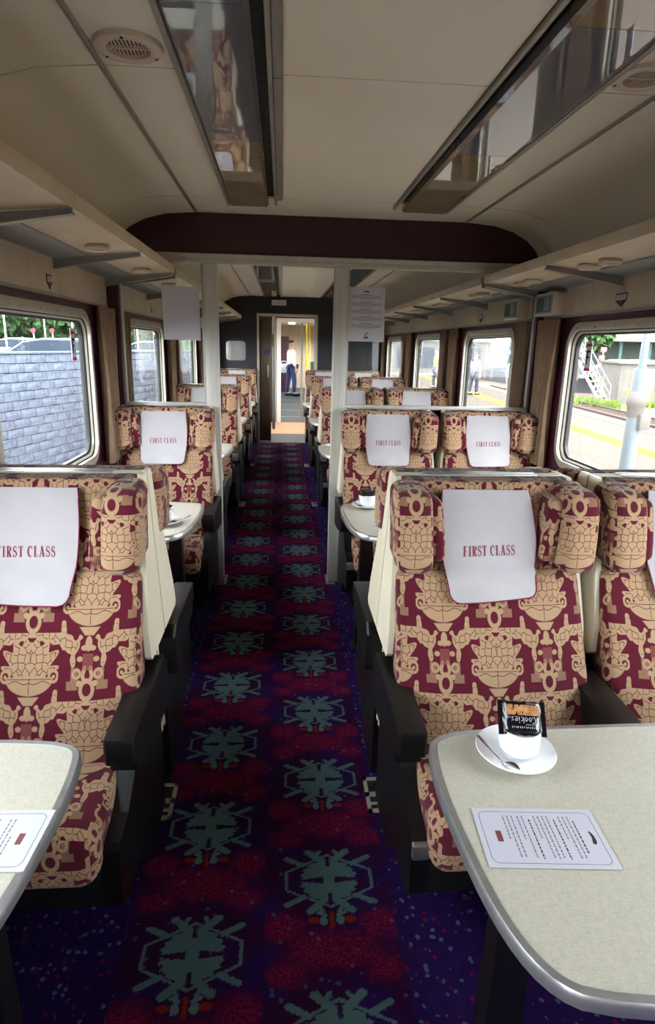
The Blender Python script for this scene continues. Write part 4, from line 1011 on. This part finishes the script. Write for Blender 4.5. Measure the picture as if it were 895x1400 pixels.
def person(p, rz, h, shirt, trousers, label, bag=False, stride=.12):
    """figure facing local +y"""
    k = h/1.75; V = lambda x, y, z: (x*k, y*k, z*k)
    body = [V(0,0,.95), V(0,0,1.12), V(0,-.01,1.34), V(0,0,1.46), V(0,.015,1.54), V(0,.03,1.64), V(0,.025,1.71),
            V(.10,0,.90), V(.11,stride*.6,.48), V(.11,stride*.5,.10), V(.115,stride*.5+.15,.04), V(-.10,0,.90), V(-.11,-stride*.5,.48), V(-.11,-stride,.10), V(-.115,-stride+.15,.04),
            V(.17,0,1.40), V(.22,-.03,1.13), V(.22,.08,.88), V(-.17,0,1.40), V(-.22,-.03,1.13), V(-.22,.10,.90)]
    ed = [(0,1),(1,2),(2,3),(3,4),(4,5),(5,6),(0,7),(7,8),(8,9),(9,10),(0,11),(11,12),(12,13),(13,14),(2,15),(15,16),(16,17),(2,18),(18,19),(19,20)]
    ra = [(.145,.105),(.13,.10),(.155,.11),(.075,.07),(.055,.055),(.085,.10),(.07,.08),.085,.06,.045,.035,.085,.06,.045,.035,.06,.046,.034,.06,.046,.034]
    o = skin_obj('person', body, ed, [tuple(q*k for q in r) if isinstance(r, tuple) else r*k for r in ra], MAT['skin'])
    o.location = p; o.rotation_euler = (0, 0, rz); tag(o, label, 'person')
    idx = [0,1,2,15,16,17,18,19,20]; mp = {a: i for i, a in enumerate(idx)}
    low = lambda a: body[a] if a not in (17, 20) else tuple(body[a-1][j]*.2+body[a][j]*.8 for j in range(3))
    skin_obj('shirt', [low(a) for a in idx], [(mp[a], mp[b]) for a, b in ed if a in mp and b in mp], [(.195*k,.155*k),(.18*k,.145*k),(.19*k,.14*k),.08*k,.062*k,.05*k,.08*k,.062*k,.05*k], shirt, o, sub=1)
    idx = [0,7,8,9,11,12,13]; mp = {a: i for i, a in enumerate(idx)}
    skin_obj('trousers', [body[a] for a in idx], [(mp[a], mp[b]) for a, b in ed if a in mp and b in mp], [(.18*k,.14*k),.112*k,.084*k,.07*k,.112*k,.084*k,.07*k], trousers, o, sub=1)
    hb = MB(); hb.rbox(-.088*k, .088*k, -.095*k, .075*k, 1.655*k, 1.76*k, .075*k, 3, 0); hb.build('hair', MAT['hair'], o)
    for a in (9, 13):
        sh = MB(); x, y, z = body[a]; sh.rbox(x-.05*k, x+.05*k, y-.06*k, y+.21*k, 0, .09*k, .035*k, 2); sh.build('shoe', MAT['dark'], o)
    for hx, a in ((1, 17), (-1, 20)):
        x, y, z = body[a]; H = MB(); H.rbox(x-.018*k, x+.018*k, y-.035*k, y+.045*k, z-.10*k, z, .015*k, 2)
        for f in range(4): yy = y-.028*k+f*.02*k; H.tube([(x, yy, z-.09*k), (x-hx*.004*k, yy+.004*k, z-.135*k), (x-hx*.012*k, yy+.008*k, z-(.168-.008*abs(f-1.4))*k)], .009*k, 6)
        H.tube([(x, y+.04*k, z-.03*k), (x-hx*.008*k, y+.062*k, z-.065*k), (x-hx*.01*k, y+.066*k, z-.10*k)], .010*k, 6); H.build('hand', MAT['skin'], o)
    if True:
        f = MB(); f.tube([(0, .118*k, 1.655*k), (0, .14*k, 1.63*k)], [.008*k, .014*k], 6)
        for sx in (-1, 1): f.lathe([(.0, 0), (.02*k, .006*k), (.0, .012*k)], 8, c=(sx*.092*k, .02*k, 1.64*k), cap=False)
        f.build('face_features', MAT['skin'], o)
    return o
white_shirt = mat('white_shirt_cloth', srgb(222, 224, 230), .85); jeans = mat('blue_denim', srgb(48, 62, 104), .9)
hiviz = mat('hi_vis_yellow_cloth', srgb(206, 246, 40), .7); navyc = mat('navy_cloth', srgb(40, 44, 62), .9); paleblue = mat('pale_blue_shirt_cloth', srgb(176, 200, 232), .85); greyc = mat('grey_cloth', srgb(96, 100, 108), .9)
person((.285, 20.0, 0), math.radians(-72), 1.74, white_shirt, jeans, 'man in white long-sleeved shirt and blue jeans standing in the next coach')
bg_ = MB(); bg_.rbox(-.16, .16, -.07, .07, 0, .28, .03, 2); bg_.tube([(-.1, 0, .27), (-.06, 0, .36), (.06, 0, .36), (.1, 0, .27)], .012, 6); o = bg_.build('holdall', white_shirt, None); o.location = (.05, 20.05, .72); tag(o, 'pale bag carried at the hip of the man in next coach', 'bag')
q = px(697.5, 552, Z=-.25); person((q.x, q.y, -.25), math.radians(160), 1.66, paleblue, mat('light_denim', srgb(120, 150, 190), .9), 'person in a pale blue shirt on the platform, through second right window')
q = px(592, 531, Z=-.25); person((q.x+.1, q.y, -.25), math.radians(100), 1.78, hiviz, navyc, 'person in a yellow hi-vis jacket on the platform, third right window')
q = px(646, 540, Z=-.25); person((q.x, q.y, -.25), math.radians(-60), 1.72, greyc, navyc, 'person in dark grey clothes further along the platform')

# ------------------------------------------------------------------ outside, left: block wall, car, trees
GZ = -1.3
MAT['ballast'] = grained('ballast_stone', srgb(72, 66, 60), srgb(112, 102, 94), 14, .95, b=.5); MAT['asphalt'] = grained('tarmac', srgb(70, 72, 74), srgb(84, 86, 88), 30, .9)
MAT['grass'] = grained('rough_grass', srgb(78, 96, 48), srgb(112, 126, 62), 20, .95); MAT['leaf'] = grained('tree_leaves', srgb(52, 78, 48), srgb(88, 112, 72), 3, .9)
MB().box(-140, 140, -60, 220, GZ-.2, GZ).build('floor_outside_ground', MAT['ballast'], kind='structure', smooth=0)
MAT['block'] = grained('grey_split_stone', srgb(74, 80, 91), srgb(100, 107, 119), 9, .95, stretch=(3, 3, .6), b=.8); MAT['mortar'] = mat('mortar', srgb(40, 42, 48), .95)
bw = empty('stone_block_wall', (-4.86, 12.9, GZ), -math.radians(14.5), label='tall grey stone block wall outside the left windows', cat='wall')

wb_ = MB(); wb_.box(-.25, -.02, -16, 11, 0, 2.60); wb_.build('wall_core', MAT['mortar'], bw, smooth=0)
variants = []
for k in range(5):
    rr = random.Random(k); m = MB()
    m.rbox(-.02, .012, -.221, .221, .006, .168, .008, 1, 1, lambda P, rr=rr: (P.x+(rr.uniform(-.008, .010) if P.x > 0 else 0), P.y, P.z)); variants.append(m.mesh('stone_block', MAT['block'], 0))
rest = MB(); rv = random.Random(2)
for row in range(15):
    for i in range(-36, 25):
        y = i*.45+(row % 2)*.225
        if row >= 0 and -2.9 < y < 6.1:
            inst(rv.choice(variants), 'stone_block', bw, (0, y, row*.173), rz=0)
        else: rest.rbox(-.02, .012+rv.uniform(0, .012), y-.221, y+.221, row*.173+.006, row*.173+.168, .008, 1)
tag(rest.build('further_blocks', MAT['block'], bw, smooth=0), kind='stuff')
cp = MB(); cp.rbox(-.28, .04, -16, 11, 2.595, 2.64, .01, 1); cp.build('coping', MAT['block'], bw)
hdg = MB(); rr = random.Random(8)
for _ in range(5200):
    c = Vector((rr.uniform(-34, -4), 58+rr.uniform(-.6, .6), .2+rr.random()**.8*2.6)); a_ = rr.uniform(0, 3.14); d1 = Vector((math.cos(a_), .3*math.sin(a_*3), math.sin(a_))); d2 = Vector((-math.sin(a_), .3, math.cos(a_))); q_ = rr.uniform(.15, .38)
    hdg.add([c-d1*q_, c+d2*q_*.6, c+d1*q_, c-d2*q_*.6], [(0, 1, 2, 3)])
hdg.box(-34, -4, 57.9, 58.1, .2, 2.5)
tag(hdg.build('hedge', MAT['leaf'], None, smooth=0), 'long clipped green hedge at the far side of the car park', 'hedge')
# raised car park behind the wall
MB().prism([(-70, -20), (-6.9, -20), (-6.9, 8), (-4.0, 24), (-4.0, 80), (-70, 80)], GZ, .20, 'z').build('floor_car_park', MAT['asphalt'], kind='structure', smooth=0)
MAT['carpaint'] = mat('pale_silver_car_paint', srgb(84, 94, 102), .5, 0, .08); MAT['carglass'] = mat('dark_car_glass', srgb(30, 40, 50), .3, spec=.12); MAT['tyre'] = mat('tyre', srgb(24, 24, 24), .9)
def car(p, rz, m, label, L=4.3):
    r = empty('car', p, rz, label=label, cat='car')
    prof = [(-.5, .30), (-.5, .72), (-.42, .88), (-.22, .93), (-.10, 1.30), (.02, 1.42), (.22, 1.43), (.36, 1.30), (.46, .98), (.5, .90), (.5, .30)]
    b = MB(); n = len(prof); vs = []
    for y, s, zz in ((-.86, .93, 0), (-.80, 1, 0), (.80, 1, 0), (.86, .93, 0)):
        tuck = 0
        vs += [(a*L*s, y*(1 if z < 1 else .86), z*(1 if abs(y) < .85 else .985)) for a, z in prof]
    fs = [(q*n+i, q*n+(i+1) % n, (q+1)*n+(i+1) % n, (q+1)*n+i) for q in range(3) for i in range(n)]+[list(range(n))[::-1], [3*n+i for i in range(n)]]
    b.add(vs, fs); b.build('car_body', m, r, smooth=35)
    for sy in (-1, 1):
        g = MB(); g.prism([(-.19*L, .96), (-.09*L, 1.28), (.02*L, 1.36), (.2*L, 1.36), (.33*L, 1.24), (.38*L, .97)], sy*.74, sy*.775+.0, 'y'); 
        g.v = [Vector((v.x, v.y+sy*.0, v.z)) for v in g.v]; g.v = [Vector((v.x, (sy*.872 if abs(v.y) > .76 else v.y)*(1 - .13*max(0, (v.z-.93)/.45)), v.z)) for v in g.v]; g.build('side_window', MAT['carglass'], r, smooth=0)
        for wx in (-.3, .31):
            t = MB(); t.lathe([(.0, -.1), (.30, -.1), (.32, -.06), (.32, .06), (.30, .1), (0, .1)], 24, cap=False, M=Matrix.Translation((wx*L, sy*.78, .32)) @ Matrix.Rotation(math.pi/2, 4, 'X')); t.build('wheel', MAT['tyre'], r)
    for sx, pts in ((-1, [(-.225, .95), (-.105, 1.29)]), (1, [(.375, 1.28), (.465, .97)])):
        g = MB(); (a, za), (c2, zc) = pts; e = -.012 if sx < 0 else .012
        g.add([(a*L+e, -.62, za+.012), (a*L+e, .62, za+.012), (c2*L+e, .58, zc+.012), (c2*L+e, -.58, zc+.012), (a*L, -.62, za-.01), (a*L, .62, za-.01), (c2*L, .58, zc-.01), (c2*L, -.58, zc-.01)], [(0,1,2,3),(7,6,5,4),(0,4,5,1),(1,5,6,2),(2,6,7,3),(3,7,4,0)]); g.build('windscreen', MAT['carglass'], r, smooth=0)
    return r
q = px(70, 480, Y=19.0); car((q.x-.2, 19.0, .20), math.radians(12), MAT['carpaint'], 'pale silver car parked behind the stone block wall, roof showing', 4.6)
redcar = mat('dark_red_car_paint', srgb(120, 40, 44), .3); blk = mat('dark_blue_car_paint', srgb(50, 60, 80), .3)
q = px(15, 474, Y=34.0); car((q.x, 34, .20), .1, mat('white_car_paint', srgb(225, 228, 230), .3), 'white car far across the car park, left window')
q = px(95, 473, Y=40.0); car((q.x, 40, .20), .1, blk, 'dark blue car far across the car park, left window')
q = px(195, 473, Y=36.0); car((q.x, 36, .20), .1, mat('grey_car_paint', srgb(170, 172, 170), .3), 'grey car far across the car park, through the screen')
def tree(p, h, w, label, seed):
    rr = random.Random(seed); r = empty('tree', p, label=label, cat='tree', group='trees beyond the car park')
    t = MB(); t.tube([(0, 0, 0), (.05, 0, h*.3), (0, .05, h*.6)], [.16, .12, .07], 8); t.build('trunk', MAT['brown'], r)
    f = MB()
    for _ in range(2600):
        a = rr.uniform(0, 6.28); u = rr.uniform(-1, 1); rad = (rr.random()**.4); sx = math.sqrt(1-u*u)
        c = Vector((math.cos(a)*sx*w*rad, math.sin(a)*sx*w*rad, h*.62+u*h*.38*rad)); d1 = Vector((rr.uniform(-1, 1), rr.uniform(-1, 1), rr.uniform(-1, 1))).normalized(); d2 = d1.cross(Vector((rr.uniform(-1, 1), .3, rr.uniform(-1, 1)))).normalized(); s_ = rr.uniform(.2, .5)
        f.add([c-d1*s_, c+d2*s_*.6, c+d1*s_, c-d2*s_*.6], [(0, 1, 2, 3)])
    tag(f.build('foliage', MAT['leaf'], r, smooth=0), kind='stuff')
tl_ = ['broad tree at far left beyond the car park', 'low tree behind the silver car', 'tall tree behind the wall near right side of left window', 'tree seen through left pane of glass screen', 'tree behind the canopy, upper right window', 'tree left of white steps, right window', 'bushy tree beyond the platform, second right window', 'tree furthest right beyond the canopy']
for i, (x, Y, h, w) in enumerate(((-32, 48, 6, 4.4), (-24, 54, 5.2, 4.2), (-16.5, 50, 6.5, 3.6), (-9.5, 48, 6, 3.2))): tree((x, Y, .20), h, w, tl_[i], i)
for i, (xp, Y) in enumerate(((8, 30), (62, 38), (100, 33), (188, 33))):
    q = px(xp, 460, Y=Y); p = MB(); p.tube([(q.x, Y, .20), (q.x, Y, 4.2), (q.x-.6, Y, 4.6)], .035, 8); o = p.build('lamp_post', MAT['white'], None); tag(o, 'thin white lamp post in the car park, %s from the left' % OR[i].replace('nearest', 'first'), 'lamp post', 'car park lamp posts')
for i, xp in enumerate((45, 71, 210)):
    q = px(xp, 452, Y=30); p = MB(); p.lathe([(.0, -.02), (.10, -.02), (.10, .02), (0, .02)], 20, cap=False, M=Matrix.Translation((q.x, 30, q.z)) @ Matrix.Rotation(math.pi/2, 4, 'X')); o = p.build('round_sign', MAT['redink'], None); tag(o, 'round red road sign above the block wall, %s' % ['left one', 'right one', 'through the screen'][i], 'sign')
    pp = MB(); pp.tube([(q.x, 30.05, .20), (q.x, 30.05, q.z+.1)], .03, 6); pp.build('sign_post', MAT['silver'], o)

# ------------------------------------------------------------------ outside, right: platform and tracks
PZ = -.25
MAT['paving'] = grained('pinkish_platform_asphalt', srgb(76, 69, 63), srgb(90, 82, 75), 10, .9, b=.2); MAT['yline'] = grained('yellow_platform_line', srgb(142, 116, 40), srgb(158, 132, 56), 10, .8); MAT['wline'] = mat('pale_platform_edge', srgb(104, 100, 94), .85)
sl = .085; def_dir = Vector((sl, 1, 0)).normalized(); Rz = -math.atan(sl)
pf = empty('platform', (6.62, 10, PZ), Rz, label='station platform with a yellow safety line outside the right windows', cat='platform')
MB().prism([(-4.77+.85, -60), (2.15, -60), (2.15, 38), (-4.77-2.6+.9, 38)], GZ-PZ, 0, 'z').build('platform_surface', MAT['paving'], pf, smooth=0)
MB().box(0, .42, -60, 38, 0, .004).build('yellow_line', MAT['yline'], pf, smooth=0)
for k in range(-12, 31): 
    MB().rbox(1.7, 2.2, k*1.2+.006, k*1.2+1.194, -.02, .02, .006, 1).build('edge_slab', MAT['wline'], pf)
MAT['rail'] = mat('rusty_rail_steel', srgb(70, 50, 42), .6, .2); MAT['sleeper'] = grained('weathered_sleeper', srgb(72, 62, 54), srgb(92, 82, 72), 10, .9)
def track(off, nm):
    t = empty('railway_track', (6.62+off, 10, GZ), Rz, label='railway track beyond the platform, '+nm, cat='track')
    for rx in (-.72, .72):
        r = MB(); r.prism([(rx-.06, .10), (rx+.06, .10), (rx+.06, .12), (rx+.012, .14), (rx+.012, .20), (rx+.036, .21), (rx+.036, .245), (rx-.036, .245), (rx-.036, .21), (rx-.012, .20), (rx-.012, .14), (rx-.06, .12)], -30, 38, 'y'); r.build('rail', MAT['rail'], t, smooth=0)
    sm = MB().box(-1.25, 1.25, -.13, .13, 0, .11).mesh('sleeper', MAT['sleeper'], 0)
    for k in range(48): inst(sm, 'sleeper', t, (0, 4+k*.7, 0))
for off, nm in ((4.3, 'nearest to it'), (7.2, 'second out')): track(off, nm)
# weeds
for i, (xp, yp, w, h) in enumerate(((826, 559, .7, .5), (788, 553, 1.2, .45), (884, 556, .8, .3), (650, 536, 1.2, .4))):
    q = px(xp, yp, Z=GZ); rr = random.Random(i); g = MB()
    for _ in range(420):
        a = rr.uniform(0, 6.28); rad = rr.random()**.6*w; b0 = Vector((math.cos(a)*rad, math.sin(a)*rad, 0)); L = rr.uniform(.4, 1)*h; d = Vector((rr.uniform(-.4, .4), rr.uniform(-.4, .4), 1))*L; s_ = Vector((rr.uniform(-1, 1), rr.uniform(-1, 1), 0)).normalized()*.07
        g.add([b0-s_, b0+s_, b0+d+s_*.2, b0+d-s_*.2], [(0, 1, 2, 3)])
    o = g.build('weeds', MAT['grass'], None, smooth=0); o.location = q; tag(o, 'clump of green weeds by the tracks, '+['in front of the white steps', 'left of the white steps', 'right of the yellow cabinet', 'through the second right window'][i], 'weeds', kind='stuff')
# white steps with handrails
MAT['stepw'] = mat('white_galvanised_steel', srgb(116, 118, 116), .5)
q = px(826, 552, Z=GZ); R0 = q
st = empty('footbridge_steps', (R0.x, R0.y, GZ), math.radians(-55), label='white metal steps with handrails beyond the tracks, nearest right window', cat='stairs')
k_ = (R0.y+6)/R0.y
run, rise, wd = -2.4, 3.3, .95
def tp(t, y, dz=0): return (t*run, y, t*rise+dz)
for i in range(12):
    t = (i+.5)/12; s_ = MB(); s_.box(t*run-.14, t*run+.14, -wd/2, wd/2, t*rise-.02, t*rise+.02); s_.build('tread', MAT['stepw'] if i > 4 else MAT['treadtan'] if 'treadtan' in MAT else MAT.setdefault('treadtan', mat('tan_tread', srgb(206, 170, 120), .7)), st, smooth=0)
for sy in (-1, 1):
    s_ = MB(); s_.tube([tp(0, sy*wd/2), tp(1, sy*wd/2)], .09, 6); s_.build('stringer', MAT['stepw'], st)
    s_ = MB()
    for dz in (.5, 1.0): s_.tube([tp(0, sy*wd/2, dz), tp(1, sy*wd/2, dz), (run-1.0, sy*wd/2, rise+dz)], .035, 6)
    s_.build('handrail', MAT['stepw'], st)
    for i in range(6): s_ = MB(); t = i/5; s_.tube([tp(t, sy*wd/2), tp(t, sy*wd/2, 1.0)], .03, 6); s_.build('baluster', MAT['stepw'], st)
s_ = MB(); s_.box(run-1.2, run, -wd/2, wd/2, rise-.05, rise); s_.build('landing', MAT['stepw'], st, smooth=0)
for a_ in ((run-1.1, -wd/2), (run-1.1, wd/2), (run, -wd/2), (run, wd/2)): s_ = MB(); s_.tube([(a_[0], a_[1], 0), (a_[0], a_[1], rise)], .06, 6); s_.build('support_post', MAT['stepw'], st)
# grey hut
MAT['hut'] = grained('pale_grey_cladding', srgb(84, 80, 72), srgb(96, 92, 84), 3, .7)
h0 = px(842, 551.5, Z=GZ)
hut = empty('equipment_hut', (h0.x, h0.y, GZ), math.radians(-12), label='low grey equipment hut behind the yellow cabinet', cat='building')
MB().box(0, 6.5, 0, 4, 0, 2.25).build('hut_walls', MAT['hut'], hut, smooth=0); MB().rbox(-.15, 6.65, -.15, 4.15, 2.25, 2.42, .03, 1).build('roof', MAT['wline'], hut)
for k in range(9): MB().box(2.2, 3.6, -.04, 0, .5+k*.17, .58+k*.17).build('louvre', MAT['rackgrey'], hut, smooth=0)
MB().box(1.0, 1.9, -.03, 0, .05, 2.0).build('door', MAT['rackgrey'], hut, smooth=0)
h1 = px(853, 556, Z=GZ); yb = empty('yellow_cabinet', (h1.x-.1, h1.y-1.0, GZ), math.radians(-10), label='bright yellow upright cabinet in front of the grey hut', cat='cabinet')
MB().rbox(-.36, .30, -.2, .2, 0, .98, .04, 2).build('body', MAT['yellow'], yb); MB().rbox(-.38, .32, -.22, .22, .94, 1.02, .02, 1).build('lid', MAT['yellow'], yb)
fr_ = MB(); fr_.tube([(.40, 0, 0), (.40, 0, .95), (.86, 0, .95), (.86, 0, 0)], .05, 8); fr_.build('side_hoop', MAT['yellow'], yb)
# canopy building far right
MAT['teal'] = mat('teal_painted_steel', srgb(40, 78, 72), .5); MAT['cor'] = grained('white_corrugated_roof', srgb(112, 116, 114), srgb(130, 134, 132), 4, .5)
cn = empty('station_canopy', (32, 60, GZ), math.radians(-5), label='long white corrugated canopy on teal posts across the tracks', cat='canopy')
c_m = MB(); N_ = 80
c_m.grid(lambda u, v: (-9+u*44, -4+v*9, 4.3+v*1.6+.08*math.sin(u*N_*2*math.pi*.5)), 320, 1); c_m.grid(lambda u, v: (-9+(1-u)*44, -4+v*9, 4.2+v*1.6), 8, 1); c_m.build('canopy_roof', MAT['cor'], cn, smooth=0)
MB().box(-9, 35, -4.1, -3.9, 3.9, 4.35).build('fascia', MAT['wline'], cn, smooth=0)
for k in range(16): MB().box(-8.5+k*2.7, -8.25+k*2.7, -3.2, -2.95, 0, 4.3).build('canopy_post', MAT['teal'], cn, smooth=0)
bd = MB(); bd.box(-9, 35, 2, 3, 0, 4.2); bd.build('rear_wall', mat('grey_green_station_wall', srgb(84, 94, 84), .8), cn, smooth=0)
# dark brick building opposite, seen through second and third right windows
ob = empty('goods_shed', (8.5, 62, GZ), math.radians(-4), label='long grey shed beyond the tracks, through the second right window', cat='building')
MB().box(-12, 12, 0, 6, 0, 3.6).build('shed_walls', mat('grey_shed_wall', srgb(88, 86, 78), .85), ob, smooth=0); MB().box(-12.4, 12.4, -.4, 6.4, 3.6, 4.2).build('shed_roof', MAT['cor'], ob, smooth=0)
for k in range(10): MB().box(-11+k*2.3, -9.6+k*2.3, -.06, 0, 1.0, 3.0).build('shed_window', MAT['carglass'], ob, smooth=0)
q = px(697, 482, Y=34); bs_ = MB(); bs_.box(-.42, .42, -.04, .04, -.16, .16); o = bs_.build('platform_sign', mat('blue_enamel', srgb(60, 80, 160), .4), None, smooth=0); o.location = q; tag(o, 'blue station sign beyond the platform, second right window', 'sign')
MB().box(-.14, .14, -.05, -.04, -.05, .05).build('white_mark', MAT['paper'], o, smooth=0); MB().box(.3, .36, 0, .05, -1.9, -.1).build('sign_leg', MAT['silver'], o, smooth=0)
for i, (xp, yp) in enumerate(((825, 478), (822, 489))):
    q = px(xp, yp, Y=40+.4*i); s_ = MB(); s_.rbox(-.20, .20, -.03, .03, -.15, .15, .02, 1); o = s_.build('red_sign', mat('red_sign_face_%d' % i, srgb(226, 90, 96), .5), None); o.location = q; tag(o, 'red and white sign behind the white steps, '+['upper one', 'lower one'][i], 'sign')
    MB().box(-.14, .14, -.035, -.03, -.03, .03).build('white_band', MAT['paper'], o, smooth=0); MB().box(-.03, .03, 0, .04, GZ-q.z, 0).build('sign_leg', MAT['silver'], o, smooth=0)
for i, (xp, Y, m) in enumerate(((840, 44, 'carpaint'), (868, 46, 'carglass'))):
    q = px(xp, 490, Y=Y); car((q.x, Y, GZ+1.0), .05, MAT[m] if m == 'carpaint' else redcar, 'car parked under the white canopy, '+['silver one', 'dark red one'][i])
MB().box(20, 75, 44.5, 72, GZ, GZ+1.0).build('floor_station_yard', MAT['asphalt'], kind='structure', smooth=0)
for i, (x, Y, h, w) in enumerate(((42, 82, 9, 6), (20.3, 42, 6.5, 2.4), (14, 80, 11, 7), (64, 84, 10, 7))): tree((x, Y, GZ+(1.0 if i != 2 else 0)), h, w, tl_[4+i], 20+i)
# platform lamp column
c0 = px(856, 640, Y=8.9); lc = empty('platform_column', (c0.x, 8.9, PZ), label='pale lamp column on the platform at right window edge', cat='lamp post')
MB().lathe([(.115, 0), (.11, .05), (.105, 1.55), (.10, 1.6)], 20).build('lower_shaft', MAT['wcol'] if 'wcol' in MAT else MAT.setdefault('wcol', mat('pale_column_paint', srgb(88, 96, 98), .45)), lc)
zc = px(868, 545, Y=8.9).z-PZ
MB().lathe([(.10, zc-.35), (.125, zc-.12), (.15, zc-.08), (.15, zc+.02), (.07, zc+.18), (.055, zc+.22)], 20).build('collar', MAT['wline'], lc)
MB().lathe([(.055, zc+.2), (.05, 4.6)], 16).build('upper_shaft', MAT['wcol'], lc); zb = px(878, 507, Y=8.9).z-PZ; MB().lathe([(.062, zb-.07), (.062, zb+.07)], 16).build('blue_band', mat('blue_band', srgb(80, 100, 170), .5), lc)
MB().rbox(.0, .16, -.18, -.09, zc-.45, zc-.22, .01, 1).build('junction_box', MAT['wline'], lc)
